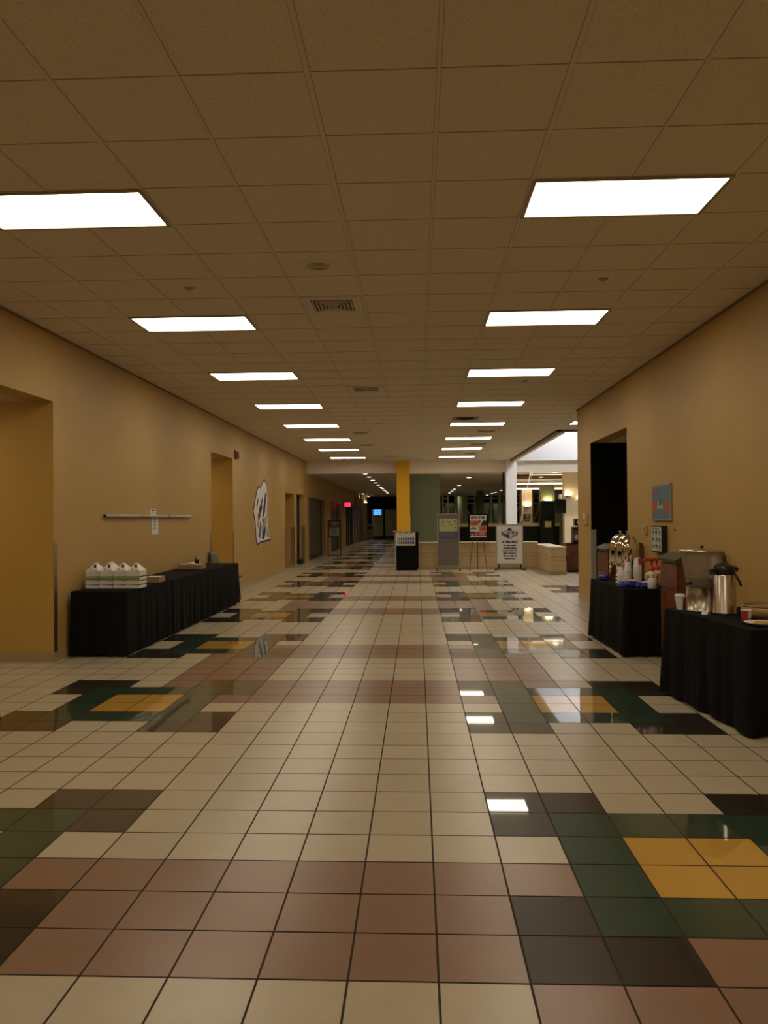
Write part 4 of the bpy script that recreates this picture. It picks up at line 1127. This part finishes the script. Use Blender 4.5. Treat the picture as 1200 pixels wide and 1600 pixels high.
# service cabinet with brewer, half hidden by the right wall
o = thing('service_cabinet', 'mahogany service cabinet half hidden behind the right wall end', 'cabinet', (4.62, 22.5, 0))
bx(-.40, .6, 0, .6, .06, .79).build('body', M['mahog'], o)
bx(-.36, .56, .04, .56, 0, .06).build('plinth', M['black'], o)
bx(-.42, .62, -.02, .62, .79, .82).build('top', M['metal_dark'], o)
o = thing('coffee_brewer', 'dark and silver coffee brewer on the service cabinet', 'coffee machine', (4.55, 22.6, .82))
bx(-.12, .2, 0, .35, 0, .07, bev=.01).build('base', M['black'], o)
bx(-.12, .2, .2, .35, .07, .36, bev=.01).build('column', M['steel'], o)
bx(-.12, .2, 0, .35, .36, .46, bev=.01).build('brew_head', M['black'], o)
MB().lathe([(.05, .07), (.07, .10), (.07, .19), (.045, .23)], cx=.03, cy=.1, n=20).build('carafe', M['gsil'], o)
o = thing('framed_card', 'small black framed card above the coffee brewer', 'framed card', (4.66, 23.0, 1.30))
bx(-.14, .12, .0, .02, -.0, .22).build('frame', M['gsil'], o)
bx(-.10, .10, -.004, .0, .03, .19).build('card', M['black'], o)
MB().lathe([(.05, 0), (.05, .003)], X=Matrix.Translation((.0, -.004, .11)) @ Matrix.Rotation(PI / 2, 4, 'X'), n=20).build('round_mark', M['paper'], o)
bx(-.02, .02, .02, .06, -.46, .02).build('stem', M['metal_dark'], o)

# ------------------------------------------------------------------ lamps out of view
def area(name, loc, rot, sx, sy, e, col):
    l = bpy.data.lights.new(name, 'AREA'); l.shape = 'RECTANGLE'; l.size = sx; l.size_y = sy; l.energy = e; l.color = col
    ob = bpy.data.objects.new(name, l); C.objects.link(ob); ob.location = loc; ob.rotation_euler = rot; return ob
def point(name, loc, e, col, r=.05):
    l = bpy.data.lights.new(name, 'POINT'); l.energy = e; l.color = col; l.shadow_soft_size = r
    ob = bpy.data.objects.new(name, l); C.objects.link(ob); ob.location = loc; return ob
for y in (23.6, 26.7):  # unseen strips added to brighten the well walls and the floor below
    o = thing('added_well_strip', 'added unseen strip light high inside the raised well, %s end' % ('near' if y < 25 else 'far'), 'ceiling light', (6.2, y, 6.14))
    bx(-1.6, 1.6, -.1, .1, -.03, .05).build('housing', M['white'], o)
    bx(-1.55, 1.55, -.08, .08, -.05, -.03).build('tube', M['wellglow'], o)
# passage lamps out of sight behind the left openings
o = thing('passage_light', 'warm ceiling lamp inside the wide left passage', 'ceiling light', (-5.6, 7.3, 2.864)); bx(-.25, .25, -.25, .25, -.02, .0).build('lens', M['pas'], o)
o = thing('passage_light', 'warm ceiling lamp inside the doorway passage behind the blue chair', 'ceiling light', (-5.4, 16.0, 2.879)); bx(-.2, .2, -.2, .2, -.02, .0).build('lens', M['pas'], o)
w = bpy.data.worlds.new('World'); S.world = w; w.use_nodes = True
w.node_tree.nodes['Background'].inputs[0].default_value = (.02, .018, .015, 1); w.node_tree.nodes['Background'].inputs[1].default_value = .3

# ------------------------------------------------------------------ camera
cam = bpy.data.cameras.new('camera'); co = bpy.data.objects.new('camera', cam); C.objects.link(co)
yaw, pitch, roll = -.0422, .0088, -.0069
cy_, sy_ = math.cos(yaw), math.sin(yaw)
r = Vector((cy_, -sy_, 0)); f = Vector((sy_, cy_, 0)); u = Vector((0, 0, 1))
f2 = f * math.cos(pitch) + u * math.sin(pitch); u2 = u * math.cos(pitch) - f * math.sin(pitch)
r3 = r * math.cos(roll) + u2 * math.sin(roll); u3 = u2 * math.cos(roll) - r * math.sin(roll)
mt = Matrix((( r3.x, u3.x, -f2.x, 0), (r3.y, u3.y, -f2.y, 0), (r3.z, u3.z, -f2.z, 1.5458), (0, 0, 0, 1)))
co.matrix_world = mt
cam.sensor_fit = 'VERTICAL'; cam.sensor_height = 36; cam.lens = 1229.14 / 1600 * 36
cam.clip_start = .05; cam.clip_end = 200
S.camera = co
S.view_settings.view_transform = 'Standard'; S.view_settings.look = 'None'; S.view_settings.gamma = 1
S.view_settings.exposure = 0; S.view_settings.use_curve_mapping = False
